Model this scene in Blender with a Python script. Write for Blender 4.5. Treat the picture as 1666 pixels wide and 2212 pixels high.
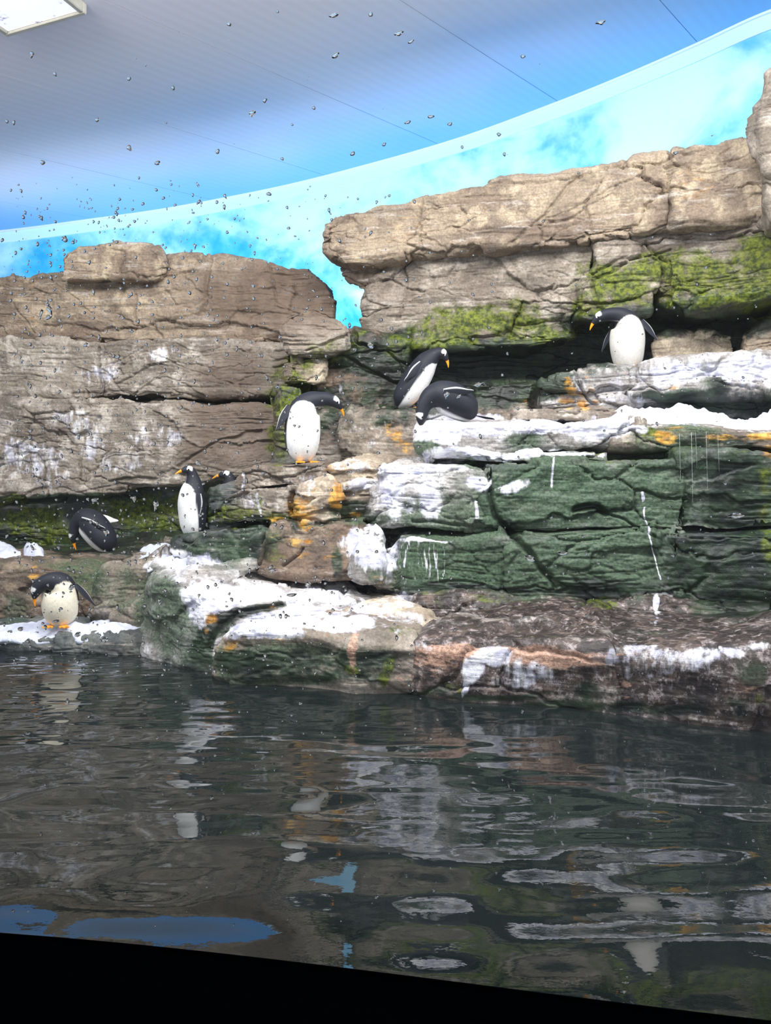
import bpy, bmesh, math, random
import numpy as np
from mathutils import Vector, Matrix
from mathutils.bvhtree import BVHTree

for o in list(bpy.data.objects):
    bpy.data.objects.remove(o)
SC = bpy.context.scene
COL = SC.collection
R = math.radians

# ---------------------------------------------------------------- camera
F, CX, HY, EYE = 1700.0, 833.0, 980.0, 1.6      # focal length in pixels of 1666x2212, horizon row, eye height over the water
cam_d = bpy.data.cameras.new('camera')
cam = bpy.data.objects.new('camera', cam_d); COL.objects.link(cam)
cam.location = (0, 0, EYE); cam.rotation_euler = (R(90), 0, 0)
cam_d.sensor_fit = 'VERTICAL'; cam_d.sensor_height = 36.0
cam_d.lens = 36.0 * F / 2212.0
cam_d.shift_y = -(1106 - HY) / 2212.0
cam_d.clip_start = 0.05; cam_d.clip_end = 100
SC.camera = cam

# ---------------------------------------------------------------- world, lamps, exposure
W = bpy.data.worlds.new('world'); SC.world = W; W.use_nodes = True
W.node_tree.nodes['Background'].inputs[0].default_value = (0.86, 0.92, 1.0, 1)
W.node_tree.nodes['Background'].inputs[1].default_value = 0.84
def area(name, loc, target, sx, sy, power, col=(1, 1, 1)):
    d = bpy.data.lights.new(name, 'AREA'); d.shape = 'RECTANGLE'; d.size = sx; d.size_y = sy; d.energy = power; d.color = col
    o = bpy.data.objects.new(name, d); COL.objects.link(o)
    o.location = loc
    o.rotation_euler = (Vector(target) - Vector(loc)).to_track_quat('-Z', 'Y').to_euler()
    o['kind'] = 'structure'
    return o
area('skylight_lamp', (0.4, 4.3, 5.75), (0.6, 6.9, 0.4), 3.2, 1.6, 430, (1.0, 0.985, 0.96))
area('skylight_lamp', (-3.4, 4.6, 5.4), (-2.2, 8.2, 1.2), 2.0, 1.4, 300, (1.0, 0.98, 0.95))
area('mural_wash_lamp', (2.6, 8.95, 3.3), (3.4, 10.2, 4.9), 3.0, .3, 62, (.93, .97, 1.0))
area('mural_wash_lamp', (-.6, 10.3, 3.0), (-.2, 11.8, 4.4), 3.0, .3, 55, (.93, .97, 1.0))
area('mural_wash_lamp', (-4.2, 11.0, 2.9), (-4.6, 12.6, 4.3), 4.0, .3, 75, (.93, .97, 1.0))
area('skylight_lamp', (4.2, 3.8, 6.1), (2.6, 7.2, 1.6), 2.0, 1.4, 260, (1.0, 0.98, 0.95))
SC.view_settings.view_transform = 'Standard'
SC.view_settings.look = 'None'
SC.view_settings.gamma = 1.0
SC.view_settings.use_curve_mapping = False
SC.view_settings.exposure = 0.18

# ---------------------------------------------------------------- helpers
def P(px, py, Y):
    return np.array([(px - CX) / F * Y, Y, EYE - (py - HY) / F * Y])
def lin(c):
    c = [x / 255.0 for x in c]
    return tuple(x / 12.92 if x <= 0.04045 else ((x + 0.055) / 1.055) ** 2.4 for x in c)
def tag(o, label=None, cat=None, group=None, kind=None):
    if label: o['label'] = label
    if cat: o['category'] = cat
    if group: o['group'] = group
    if kind: o['kind'] = kind
    return o
def link(name, me, mat=None, parent=None):
    o = bpy.data.objects.new(name, me); COL.objects.link(o)
    if mat is not None and len(me.materials) == 0: me.materials.append(mat)
    if parent is not None:
        o.parent = parent
        o.matrix_parent_inverse = Matrix.Translation(parent.location).inverted() if parent.rotation_euler.z == 0 else parent.matrix_basis.inverted()
    return o
def empty(name, loc, label=None, cat=None, group=None):
    o = bpy.data.objects.new(name, None); COL.objects.link(o)
    o.location = [float(v) for v in loc]; o.empty_display_size = 0.1
    return tag(o, label, cat, group)
def mesh_np(name, V, Fq, smooth=True):
    """V (n,3); Fq list of arrays of faces (m,k)"""
    me = bpy.data.meshes.new(name)
    V = np.asarray(V, dtype=np.float32)
    arrs = [np.asarray(f, dtype=np.int32) for f in Fq if len(f)]
    me.vertices.add(len(V)); me.vertices.foreach_set('co', V.ravel())
    nl = sum(a.size for a in arrs); npoly = sum(len(a) for a in arrs)
    me.loops.add(nl); me.loops.foreach_set('vertex_index', np.concatenate([a.ravel() for a in arrs]))
    st, tot, s = [], [], 0
    for a in arrs:
        k = a.shape[1]; n = len(a)
        st.append(s + np.arange(n) * k); tot.append(np.full(n, k)); s += n * k
    me.polygons.add(npoly)
    me.polygons.foreach_set('loop_start', np.concatenate(st).astype(np.int32))
    me.polygons.foreach_set('loop_total', np.concatenate(tot).astype(np.int32))
    me.polygons.foreach_set('use_smooth', np.full(npoly, smooth))
    me.update(calc_edges=True); me.validate()
    return me
def grid_faces(nu, nv, wrap_v=False, off=0):
    i = np.arange(nu - 1)[:, None]; j = np.arange(nv if wrap_v else nv - 1)[None, :]
    j2 = (j + 1) % nv
    a = i * nv + j; b = i * nv + j2; c = (i + 1) * nv + j2; d = (i + 1) * nv + j
    return np.stack([a, b, c, d], -1).reshape(-1, 4) + off
def add_col(me, name, arr):
    at = me.color_attributes.new(name, 'FLOAT_COLOR', 'POINT')
    at.data.foreach_set('color', np.asarray(arr, dtype=np.float32).ravel())

# --- vectorised noise
_rs = np.random.RandomState(7)
_perm = np.concatenate([_rs.permutation(256)] * 3).astype(np.int64)
_val = _rs.rand(256) * 2 - 1
def _h(ix, iy, iz):
    return _perm[_perm[_perm[ix & 255] + (iy & 255)] + (iz & 255)]
def vnoise(p):
    i = np.floor(p).astype(np.int64); f = p - i
    f = f * f * f * (f * (f * 6 - 15) + 10)
    x, y, z = i[..., 0], i[..., 1], i[..., 2]; fx, fy, fz = f[..., 0], f[..., 1], f[..., 2]
    def v(a, b, c): return _val[_h(x + a, y + b, z + c)]
    x00 = v(0,0,0) * (1 - fx) + v(1,0,0) * fx; x10 = v(0,1,0) * (1 - fx) + v(1,1,0) * fx
    x01 = v(0,0,1) * (1 - fx) + v(1,0,1) * fx; x11 = v(0,1,1) * (1 - fx) + v(1,1,1) * fx
    a = x00 * (1 - fy) + x10 * fy; b = x01 * (1 - fy) + x11 * fy
    return a * (1 - fz) + b * fz
def fbm(p, octv=4, gain=0.5):
    s = 0; a = 1.0; t = 0
    for k in range(octv):
        s = s + a * vnoise(p * (2.03 ** k) + 17.3 * k); t += a; a *= gain
    return s / t
def worley(p):
    i = np.floor(p).astype(np.int64); f = p - i
    d1 = np.full(p.shape[:-1], 9.0); d2 = d1.copy(); idv = np.zeros(p.shape[:-1])
    for dx in (-1, 0, 1):
        for dy in (-1, 0, 1):
            for dz in (-1, 0, 1):
                h = _h(i[..., 0] + dx, i[..., 1] + dy, i[..., 2] + dz)
                ox = (_val[h] * .5 + .5); oy = (_val[(h + 61) & 255] * .5 + .5); oz = (_val[(h + 131) & 255] * .5 + .5)
                d = np.sqrt((dx + ox - f[..., 0]) ** 2 + (dy + oy - f[..., 1]) ** 2 + (dz + oz - f[..., 2]) ** 2)
                m = d < d1
                d2 = np.where(m, d1, np.minimum(d2, d)); idv = np.where(m, _val[(h + 200) & 255], idv); d1 = np.where(m, d, d1)
    return d1, d2, idv

# ---------------------------------------------------------------- material helpers
def newmat(name):
    m = bpy.data.materials.new(name); m.use_nodes = True
    nt = m.node_tree; nt.nodes.clear()
    out = nt.nodes.new('ShaderNodeOutputMaterial')
    b = nt.nodes.new('ShaderNodeBsdfPrincipled')
    nt.links.new(b.outputs[0], out.inputs[0])
    return m, nt, b, out
class NT:
    def __init__(s, nt): s.nt = nt
    def n(s, t, **kw):
        x = s.nt.nodes.new(t)
        for k, v in kw.items(): setattr(x, k, v)
        return x
    def l(s, a, b): s.nt.links.new(a, b)
    def val(s, sock, v):
        if hasattr(v, 'is_linked'): s.l(v, sock)
        else: sock.default_value = v
    def math(s, op, a, b=0.0, c=0.0, clamp=False):
        x = s.n('ShaderNodeMath', operation=op, use_clamp=clamp)
        s.val(x.inputs[0], a); s.val(x.inputs[1], b); s.val(x.inputs[2], c)
        return x.outputs[0]
    def mix(s, f, a, b, bt='MIX'):
        x = s.n('ShaderNodeMix', data_type='RGBA', blend_type=bt)
        s.val(x.inputs[0], f)
        for k, v in ((6, a), (7, b)):
            if isinstance(v, tuple): v = tuple(v) + ((1,) if len(v) == 3 else ())
            s.val(x.inputs[k], v)
        return x.outputs[2]
    def ss(s, v, lo, hi):
        x = s.n('ShaderNodeMapRange', interpolation_type='SMOOTHSTEP')
        s.val(x.inputs[0], v); x.inputs[1].default_value = lo; x.inputs[2].default_value = hi
        return x.outputs[0]
    def noise(s, vec, scale, detail=4, rough=0.55, dist=0.0):
        x = s.n('ShaderNodeTexNoise'); s.l(vec, x.inputs['Vector'])
        x.inputs['Scale'].default_value = scale; x.inputs['Detail'].default_value = detail
        x.inputs['Roughness'].default_value = rough; x.inputs['Distortion'].default_value = dist
        return x.outputs['Fac']
    def mapping(s, vec, scale=(1, 1, 1), loc=(0, 0, 0), rot=(0, 0, 0)):
        x = s.n('ShaderNodeMapping'); s.l(vec, x.inputs[0])
        x.inputs['Scale'].default_value = scale; x.inputs['Location'].default_value = loc; x.inputs['Rotation'].default_value = rot
        return x.outputs[0]

def rock_mat(name, cA, cB, cC, rough=0.85, seed=0.0, lines=0.45, speck=0.0):
    m, nt, b, out = newmat(name); N = NT(nt)
    pos = N.n('ShaderNodeNewGeometry').outputs['Position']
    p = N.mapping(pos, loc=(seed, seed * 2, seed * 3))
    big = N.noise(p, 1.1, 3, .5)
    mid = N.noise(p, 4.5, 6, .62)
    st = N.noise(N.mapping(p, scale=(.6, .6, 10)), 1.0, 5, .6, .45)
    fine = N.noise(p, 46, 5, .7)
    c = N.mix(N.ss(big, .36, .64), lin(cA), lin(cB))
    c = N.mix(N.ss(mid, .48, .64), c, lin(cC))
    c = N.mix(N.math('MULTIPLY', N.ss(N.noise(p, 2.6, 7, .68), .50, .40), .35), c, lin((74, 66, 62)))
    dk = N.ss(st, .33, .45)
    c = N.mix(N.math('MULTIPLY', N.math('SUBTRACT', 1.0, dk), lines), c, lin((58, 50, 46)))
    lt = N.ss(N.noise(N.mapping(p, scale=(1.0, 1.0, 6)), 2.3, 6, .65), .55, .70)
    c = N.mix(N.math('MULTIPLY', lt, .52), c, lin((205, 198, 190)))
    c = N.mix(.55, c, N.mix(N.ss(fine, .3, .72), (.45, .43, .42), (1.35, 1.35, 1.35)), 'MULTIPLY')
    if speck:
        sk = N.ss(N.noise(p, 17, 7, .75), .50, .64); c = N.mix(N.math('MULTIPLY', sk, speck), c, lin((206, 192, 192)))
        sk2 = N.ss(N.noise(N.mapping(p, scale=(1, 1, .5)), 9, 6, .7), .56, .44); c = N.mix(N.math('MULTIPLY', sk2, .75), c, lin((34, 28, 30)))
    # stains: moss, guano, ochre, dark algae with painted shade / peach, green wash
    at = N.n('ShaderNodeAttribute', attribute_name='stain'); sep = N.n('ShaderNodeSeparateColor'); N.l(at.outputs['Color'], sep.inputs[0])
    at2 = N.n('ShaderNodeAttribute', attribute_name='stain_more'); sep2 = N.n('ShaderNodeSeparateColor'); N.l(at2.outputs['Color'], sep2.inputs[0])
    bt = N.ss(N.math('ADD', at2.outputs['Alpha'], N.math('MULTIPLY', N.math('SUBTRACT', mid, .5), .5)), .1, .9)
    c = N.mix(N.math('MULTIPLY', bt, .8), c, N.mix(mid, lin((66, 55, 48)), lin((118, 99, 86))))
    nzA = N.noise(p, 6.5, 7, .68); nzB = N.noise(N.mapping(p, scale=(1, 1, .35)), 13, 6, .66); nzC = N.noise(N.mapping(p, scale=(1, 1, 2.6)), 9, 6, .7)
    def fac(s, nz, lo, hi, amp=1.5):
        return N.math('MULTIPLY', N.ss(N.math('ADD', s, N.math('MULTIPLY', N.math('SUBTRACT', nz, .5), amp)), lo, hi), N.math('GREATER_THAN', s, .01))
    gw = fac(sep2.outputs[1], nzA, .20, .95)
    c = N.mix(N.math('MULTIPLY', gw, .84), c, N.mix(N.ss(fine, .3, .7), lin((36, 55, 40)), lin((84, 108, 78))))
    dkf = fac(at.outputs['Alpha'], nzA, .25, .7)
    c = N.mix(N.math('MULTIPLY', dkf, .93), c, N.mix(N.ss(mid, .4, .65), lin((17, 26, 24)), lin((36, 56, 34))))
    mf = fac(sep.outputs[0], nzA, .38, 1.0, 2.4)
    c = N.mix(N.math('MULTIPLY', mf, .9), c, N.mix(N.ss(N.noise(p, 21, 6, .72), .36, .68), lin((34, 52, 10)), lin((120, 130, 34))))
    pf = fac(sep2.outputs[0], nzC, .38, .85, 1.9)
    c = N.mix(N.math('MULTIPLY', pf, .85), c, N.mix(N.ss(fine, .3, .7), lin((150, 112, 96)), lin((222, 182, 156))))
    of = fac(sep.outputs[2], nzC, .50, 1.05, 1.9)
    c = N.mix(N.math('MULTIPLY', of, .88), c, N.mix(N.ss(nzB, .35, .65), lin((176, 112, 20)), lin((232, 184, 84))))
    gf = fac(sep.outputs[1], nzB, .42, .82, 1.5)
    c = N.mix(N.math('MULTIPLY', gf, .93), c, N.mix(N.ss(N.noise(p, 9, 7, .7), .36, .62), lin((186, 186, 208)), lin((240, 240, 240))))
    N.l(c, b.inputs['Base Color'])
    wet = N.math('MAXIMUM', dkf, N.math('MULTIPLY', sep2.outputs[2], 1.0))
    N.l(N.math('SUBTRACT', rough, N.math('MULTIPLY', wet, rough - .3)), b.inputs['Roughness'])
    b.inputs['Specular IOR Level'].default_value = .35
    bmp = N.n('ShaderNodeBump'); bmp.inputs['Strength'].default_value = .75; bmp.inputs['Distance'].default_value = .02
    h = N.math('ADD', N.math('MULTIPLY', st, 1.0), N.math('ADD', N.math('MULTIPLY', fine, .35), N.math('MULTIPLY', mid, .8)))
    N.l(h, bmp.inputs['Height']); N.l(bmp.outputs[0], b.inputs['Normal'])
    return m

M = {}
M['tan'] = rock_mat('tan_rock', (154, 138, 119), (122, 106, 92), (176, 160, 136), seed=1)
M['grey'] = rock_mat('grey_rock', (142, 132, 119), (114, 103, 93), (168, 158, 146), seed=3)
M['brown'] = rock_mat('brown_rock', (128, 108, 92), (104, 90, 80), (140, 124, 106), seed=5)
M['pale'] = rock_mat('pale_rock', (176, 172, 170), (146, 142, 138), (206, 204, 206), seed=8)
M['ash'] = rock_mat('ash_rock', (154, 144, 131), (122, 112, 101), (184, 175, 164), seed=21)
M['warm'] = rock_mat('warm_rock', (176, 162, 142), (146, 132, 116), (204, 190, 166), seed=11)
M['slate'] = rock_mat('slate_rock', (92, 96, 96), (66, 72, 74), (112, 116, 112), seed=14)
M['wet'] = rock_mat('wet_rock', (82, 70, 64), (58, 52, 50), (116, 100, 92), rough=.5, seed=17, lines=.4, speck=.6)

def simple(name, col, rough=.6, spec=.4, noise=0.0, nscale=20):
    m, nt, b, out = newmat(name); N = NT(nt)
    if noise:
        pos = N.n('ShaderNodeTexCoord').outputs['Object']
        f = N.noise(pos, nscale, 5, .6)
        c = N.mix(f, tuple(x * (1 - noise) for x in lin(col)), tuple(min(1, x * (1 + noise)) for x in lin(col)))
        N.l(c, b.inputs['Base Color'])
    else:
        b.inputs['Base Color'].default_value = lin(col) + (1,)
    b.inputs['Roughness'].default_value = rough; b.inputs['Specular IOR Level'].default_value = spec
    return m

# ---------------------------------------------------------------- stains (patches on the rock, dark ones partly painted shade; centre given where they lie)
STAIN_AND_SHADE = []       # (px, py, rx, ry, channel, strength)
def stain(ch, *rows):  # 'd' rows also carry painted shade
    for r in rows: STAIN_AND_SHADE.append((*r[:4], ch, r[4] if len(r) > 4 else 1.0))
def streak(ch, pts, w, s=1.0):
    for (a, b) in zip(pts[:-1], pts[1:]):
        n = max(2, int(math.hypot(b[0] - a[0], b[1] - a[1]) / (w * .7)))
        for k in range(n + 1):
            t = k / n; STAIN_AND_SHADE.append((a[0] + (b[0] - a[0]) * t, a[1] + (b[1] - a[1]) * t, w, w, ch, s))
CRACK = []       # (polyline, width px, depth m)
def crack(pts, w=5, d=.05): CRACK.append((np.array(pts, float), w, d))
# moss on the right cliff and in its overhang
stain('m', (1130, 668, 70, 22, .8), (1020, 690, 110, 30, .9), (960, 715, 80, 32, .9), (1150, 720, 110, 26, .9), (1330, 600, 90, 40, .9), (1290, 655, 70, 30, .9),
      (1440, 580, 90, 40, .9), (1560, 590, 120, 50, .95), (1640, 560, 80, 60, .95), (1500, 640, 130, 40, .8), (1640, 640, 90, 50, .7), (1400, 640, 90, 30, .8), (880, 745, 70, 26, .6))
stain('d', (1000, 775, 190, 40), (1180, 770, 180, 45), (1060, 830, 200, 50), (1290, 720, 90, 50), (1500, 690, 160, 34), (1640, 665, 120, 36, .9), (1340, 690, 140, 30, .9), (850, 760, 110, 40, .9), (770, 745, 60, 30, .6), (860, 830, 90, 30, .8),  # grotto algae, with part of the grotto's shade in the dark colour
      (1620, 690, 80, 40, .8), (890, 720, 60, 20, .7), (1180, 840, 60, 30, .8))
stain('o', (870, 490, 40, 40, .45), (1500, 400, 70, 50, .45), (1060, 400, 60, 30, .35), (830, 505, 60, 40, .35))
# boulder column in the middle
stain('m', (640, 800, 40, 34, .75), (615, 880, 40, 60, .95), (690, 760, 50, 30, .6), (600, 950, 30, 60, .7), (740, 735, 60, 22, .5), (640, 845, 40, 25, .9))
stain('d', (690, 855, 60, 26, .8), (800, 780, 90, 40, .9), (770, 850, 80, 40, .6), (720, 900, 60, 50, .6), (850, 900, 60, 30, .6), (880, 860, 60, 40, .9))
stain('g', (810, 925, 70, 20, .35), (790, 960, 50, 16, .42), (735, 840, 22, 14, .4))
stain('o', (862, 940, 14, 30, .75), (880, 965, 18, 20, .7), (760, 945, 40, 8, .5))
# left cliff
stain('g', (235, 800, 34, 22, .5), (350, 765, 30, 18, .5), (185, 810, 30, 16, .4), (330, 815, 60, 14, .35), (90, 790, 60, 16, .3), (150, 905, 60, 22, .45), (60, 1000, 70, 40, .5), (180, 950, 40, 70, .45), (330, 945, 70, 26, .48), (260, 985, 50, 25, .3), (35, 905, 50, 26, .35), (100, 1030, 60, 25, .4))
stain('o', (40, 610, 60, 18, .4), (60, 690, 70, 22, .4), (240, 590, 70, 22, .3), (600, 720, 50, 20, .35))
stain('m', (60, 1125, 110, 30, .95), (310, 1110, 110, 40, .95), (250, 1100, 60, 24, .9), (30, 1080, 50, 20, .7), (370, 1090, 60, 40, .7), (110, 1150, 60, 30, .85), (440, 1040, 40, 30, .45))
stain('d', (80, 1080, 150, 14), (300, 1080, 180, 12, .9), (200, 1170, 160, 30, .8), (330, 1150, 90, 30, .9), (30, 1170, 60, 20, .7), (440, 1080, 60, 40, .6))  # shadow under the cliff's bulge painted in together with the algae
# low left rocks
stain('w', (200, 1250, 60, 40, .8), (260, 1270, 60, 60, .6), (160, 1215, 80, 12, .7), (330, 1300, 40, 90, .8), (30, 1320, 40, 40, .6), (20, 1225, 40, 20, .4))
stain('o', (72, 1235, 14, 22, .7), (95, 1250, 40, 14, .4), (20, 1300, 18, 40, .3), (280, 1255, 30, 10, .3))
stain('g', (15, 1310, 12, 30, .4), (215, 1330, 60, 12, .35))
# stacked blocks
stain('g', (530, 1080, 44, 24, .58), (655, 1045, 45, 20, .45), (700, 1010, 20, 8, .4), (780, 1050, 55, 14, .7), (770, 1012, 60, 12, .6), (800, 1200, 34, 44, 1.0), (775, 1180, 26, 30, .9), (745, 1175, 18, 14, .6), (560, 1215, 30, 6, .3), (600, 1080, 60, 30, .35), (690, 1080, 30, 34, .4), (815, 1085, 16, 30, .6))
streak('g', [(515, 1015), (510, 1045)], 4, .7); streak('g', [(550, 1062), (552, 1090), (560, 1115)], 5, .75)
stain('m', (550, 1075, 12, 26, .8), (500, 1110, 60, 18, .85), (600, 1118, 40, 16, .7), (590, 1000, 30, 8, .4), (590, 1200, 30, 20, .5))
stain('o', (725, 1070, 10, 40, .95), (660, 1095, 40, 40, .75), (690, 1060, 40, 10, .5), (755, 1015, 60, 8, .7), (600, 1122, 30, 10, .8), (665, 1130, 20, 10, .9), (770, 1045, 30, 8, .4), (640, 1165, 40, 12, .75), (655, 1195, 30, 12, .6), (600, 1158, 30, 5, .6), (740, 1160, 40, 10, .5), (720, 1205, 30, 8, .5), (768, 1120, 22, 8, .6), (700, 1180, 60, 6, .4))
stain('d', (560, 1125, 130, 8, .9), (640, 1110, 12, 30, .8), (760, 1105, 50, 22, .8), (540, 1180, 50, 30, .6), (450, 1180, 60, 40, .5), (700, 1130, 90, 5, .7), (735, 1215, 12, 30, .7))
stain('w', (470, 1190, 80, 40, .8), (545, 1160, 60, 30, .7), (480, 1090, 50, 20, .5), (800, 1130, 60, 16, .9), (420, 1110, 30, 40, .8))
# upper ledge
stain('g', (1480, 800, 120, 30, .75), (1620, 800, 90, 40, .8), (1300, 835, 90, 30, .45), (1420, 830, 60, 20, .5), (1210, 845, 30, 30, .35), (1100, 840, 60, 20, .25), (1360, 860, 50, 16, .5), (1310, 875, 70, 12, .55))
stain('o', (1240, 840, 18, 30, .8), (1262, 870, 16, 24, .9), (1290, 840, 20, 40, .55), (1225, 870, 26, 14, .8), (1470, 832, 30, 10, .6), (1350, 815, 30, 30, .4), (1300, 872, 20, 8, .6), (1130, 870, 14, 10, .5))
stain('d', (1440, 855, 70, 8, .9), (1520, 870, 80, 22, .9), (1640, 870, 80, 24, .9), (1560, 835, 24, 24, .7), (1630, 780, 16, 16, .5))
stain('w', (1480, 850, 40, 10, .8), (1540, 830, 30, 30, .5))
# middle terrace, white on the left and along its lip
stain('g', (960, 935, 70, 26, 1.0), (1050, 930, 60, 16, .9), (1180, 925, 110, 18, .9), (1290, 935, 70, 26, .9), (1000, 980, 90, 14, 1.0), (1130, 985, 110, 9, .9), (1250, 990, 70, 8, .7), (1380, 930, 40, 14, .8),
      (870, 1020, 60, 16, 1.0), (850, 1070, 30, 60, 1.0), (925, 1075, 20, 60, .95), (960, 1010, 60, 12, .8), (1030, 1047, 30, 18, 1.0), (1110, 1050, 40, 16, .75), (880, 1100, 30, 30, .6), (910, 1172, 60, 10, .9), (835, 1220, 24, 60, .75), (1005, 900, 80, 10, .9), (1480, 918, 100, 6, .5), (1600, 928, 70, 5, .5))
stain('w', (1200, 1070, 220, 90), (1000, 1130, 180, 50), (950, 1220, 150, 60), (1150, 1220, 200, 70), (1380, 1080, 150, 100), (1330, 1200, 160, 80), (1130, 955, 40, 26, .95), (1300, 940, 16, 22, 1.0), (925, 970, 26, 20, .95), (1020, 995, 26, 16, .95), (1450, 960, 100, 40, .8), (980, 1110, 60, 50, .7), (1560, 1000, 120, 30, .7), (880, 1240, 60, 40, .8), (1650, 1100, 24, 80, .9), (1500, 930, 70, 16, .9), (900, 1130, 90, 20, .9), (860, 1110, 40, 40, .5))
stain('m', (1420, 942, 40, 18, .9), (1380, 960, 60, 10, .6), (1340, 990, 80, 10, .6), (1655, 1150, 20, 80, .8), (1500, 975, 60, 8, .5), (1620, 985, 60, 8, .5), (1040, 1300, 120, 10, .6), (1300, 1300, 40, 12, .7), (950, 1290, 60, 8, .6), (1650, 1040, 16, 40, .7))
stain('o', (1450, 945, 30, 14, .9), (1310, 945, 10, 14, .7), (1640, 945, 40, 14, .95), (1655, 985, 20, 20, .8), (1560, 945, 40, 8, .7), (1300, 985, 26, 6, .6), (1470, 930, 22, 6, .8), (1400, 985, 40, 5, .5))
stain('d', (1600, 1080, 70, 110, .7), (1570, 1230, 120, 60, .75), (1640, 1290, 60, 40, .7), (1000, 1272, 160, 10, .9), (1300, 1270, 150, 12, .9), (1280, 1100, 40, 10, 1.0), (1110, 1140, 30, 16, .9), (1060, 1060, 16, 30, .5), (1480, 1080, 40, 110, .4), (1420, 1200, 40, 60, .5), (1520, 960, 120, 26, .6))
streak('g', [(1190, 995), (1192, 1020), (1196, 1055)], 3, .75); streak('g', [(1392, 1100), (1398, 1150), (1404, 1200), (1422, 1248)], 3.2, .85); streak('g', [(1380, 1065), (1382, 1085)], 4, .8); streak('g', [(1030, 1085), (1033, 1115)], 6, .9)
_r = random.Random(5)
for k in range(13):
    x = 826 + k * 10.5 + _r.uniform(-4, 4); y0 = 1176 + abs(890 - x) * .15; y1 = 1215 + _r.uniform(0, 62)
    streak('g', [(x, y0), (x + _r.uniform(-4, 4), (y0 + y1) / 2), (x + _r.uniform(-4, 6), y1)], _r.choice([2, 2.5, 3.5]), _r.uniform(.45, .8))
stain('g', (1413, 1300, 9, 24, 1.0), (1415, 1345, 5, 14, .6))
stain('l', (1400, 1100, 300, 160, .8), (1300, 1340, 450, 60, 1.0), (1300, 1450, 420, 80, .7))
# low white ledge and tongue
stain('g', (390, 1215, 80, 24, 1.0), (420, 1290, 34, 56, 1.0), (520, 1262, 130, 40, 1.0), (700, 1270, 130, 32, .9), (800, 1300, 60, 30, .8), (600, 1330, 90, 22, 1.0), (560, 1365, 90, 22, .9), (700, 1340, 110, 18, .95), (860, 1330, 60, 14, .6), (460, 1300, 60, 30, 1.0), (650, 1310, 110, 24, .95), (820, 1360, 60, 10, .4), (930, 1340, 60, 8, .35), (870, 1295, 40, 18, .6), (390, 1240, 30, 20, .9), (425, 1335, 26, 26, .9))
stain('o', (455, 1330, 16, 30, .75), (500, 1395, 26, 14, .75), (600, 1385, 60, 12, .55), (580, 1300, 26, 16, .5), (770, 1300, 40, 16, .5), (670, 1330, 70, 10, .5), (440, 1350, 10, 24, .7), (720, 1365, 60, 8, .4), (820, 1245, 16, 14, .6), (960, 1330, 60, 8, .4), (1000, 1290, 50, 6, .4))
stain('w', (365, 1330, 34, 90, 1.0), (400, 1390, 50, 60, .9), (600, 1425, 110, 40, .8), (500, 1430, 40, 40, .9), (780, 1430, 90, 50, .5), (430, 1300, 14, 30, .3), (350, 1280, 22, 40, .9))
stain('d', (425, 1400, 26, 60, .95), (470, 1350, 30, 30, .7), (520, 1315, 40, 12, .7), (430, 1450, 30, 40, 1.0), (650, 1460, 200, 14, .6), (370, 1430, 60, 24, .6))
# wet ledge on the right, brown and white
stain('p', (960, 1400, 70, 20, .9), (1000, 1420, 60, 30, .6), (1200, 1408, 100, 16, 1.0), (950, 1440, 40, 40, .5), (1060, 1395, 60, 10, .6), (755, 1400, 10, 60, .8), (1310, 1410, 60, 14, .5), (1330, 1480, 20, 30, .5), (1600, 1480, 40, 16, .5), (880, 1460, 40, 30, .4))
stain('g', (1060, 1405, 40, 26, 1.0), (1020, 1440, 26, 34, .9), (1010, 1480, 10, 24, .7), (1130, 1450, 60, 40, .55), (1350, 1410, 90, 20, .62), (1500, 1425, 90, 16, .7), (1590, 1412, 40, 10, .75), (1380, 1440, 80, 30, .5), (1640, 1400, 40, 8, .6), (1200, 1470, 80, 30, .4), (1450, 1470, 60, 20, .35))
stain('m', (752, 1448, 18, 12, .9), (832, 1452, 14, 30, .95), (985, 1490, 22, 10, .95), (1640, 1505, 16, 18, .95), (860, 1360, 40, 10, .6), (1130, 1375, 60, 6, .5), (1200, 1480, 20, 20, .3))
stain('d', (1000, 1505, 200, 10, .7), (1300, 1530, 300, 14, .7), (1450, 1370, 200, 10, .35), (1240, 1500, 60, 40, .5), (1560, 1520, 100, 30, .5), (700, 1445, 60, 30, .4), (1150, 1530, 90, 14, .6))
stain('w', (600, 1465, 200, 16, .8), (1200, 1525, 60, 14, .5), (1230, 1440, 40, 30, .4), (1630, 1450, 40, 30, .6))
# big joints of the rockwork
crack([(222, 735), (218, 790), (224, 850)], 5, .06); crack([(165, 1045), (160, 1000), (172, 940), (200, 900)], 5, .05); crack([(30, 990), (70, 975), (88, 1010), (70, 1050)], 4, .04)
crack([(300, 640), (302, 700), (290, 715)], 4, .04); crack([(25, 650), (60, 690), (85, 730)], 3, .03); crack([(455, 560), (450, 620), (430, 690)], 5, .05); crack([(575, 560), (580, 600), (600, 660), (650, 690)], 3, .03)
crack([(385, 1000), (460, 950), (560, 930)], 4, .05); crack([(180, 640), (120, 600)], 3, .03)
crack([(1040, 1000), (1062, 1060), (1085, 1120), (1110, 1150), (1150, 1200), (1205, 1262)], 8, .09); crack([(1110, 1148), (1250, 1150), (1480, 1145)], 4, .05); crack([(890, 1138), (1000, 1132), (1100, 1150)], 4, .05)
crack([(1245, 1105), (1290, 1095), (1312, 1110)], 9, .08); crack([(1310, 1105), (1360, 1140), (1420, 1165)], 3, .05)
crack([(1275, 500), (1283, 560), (1290, 640)], 4, .05); crack([(1400, 520), (1432, 570), (1420, 640), (1480, 680)], 5, .07); crack([(1240, 690), (1275, 600), (1330, 560), (1450, 545)], 4, .05)
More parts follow.
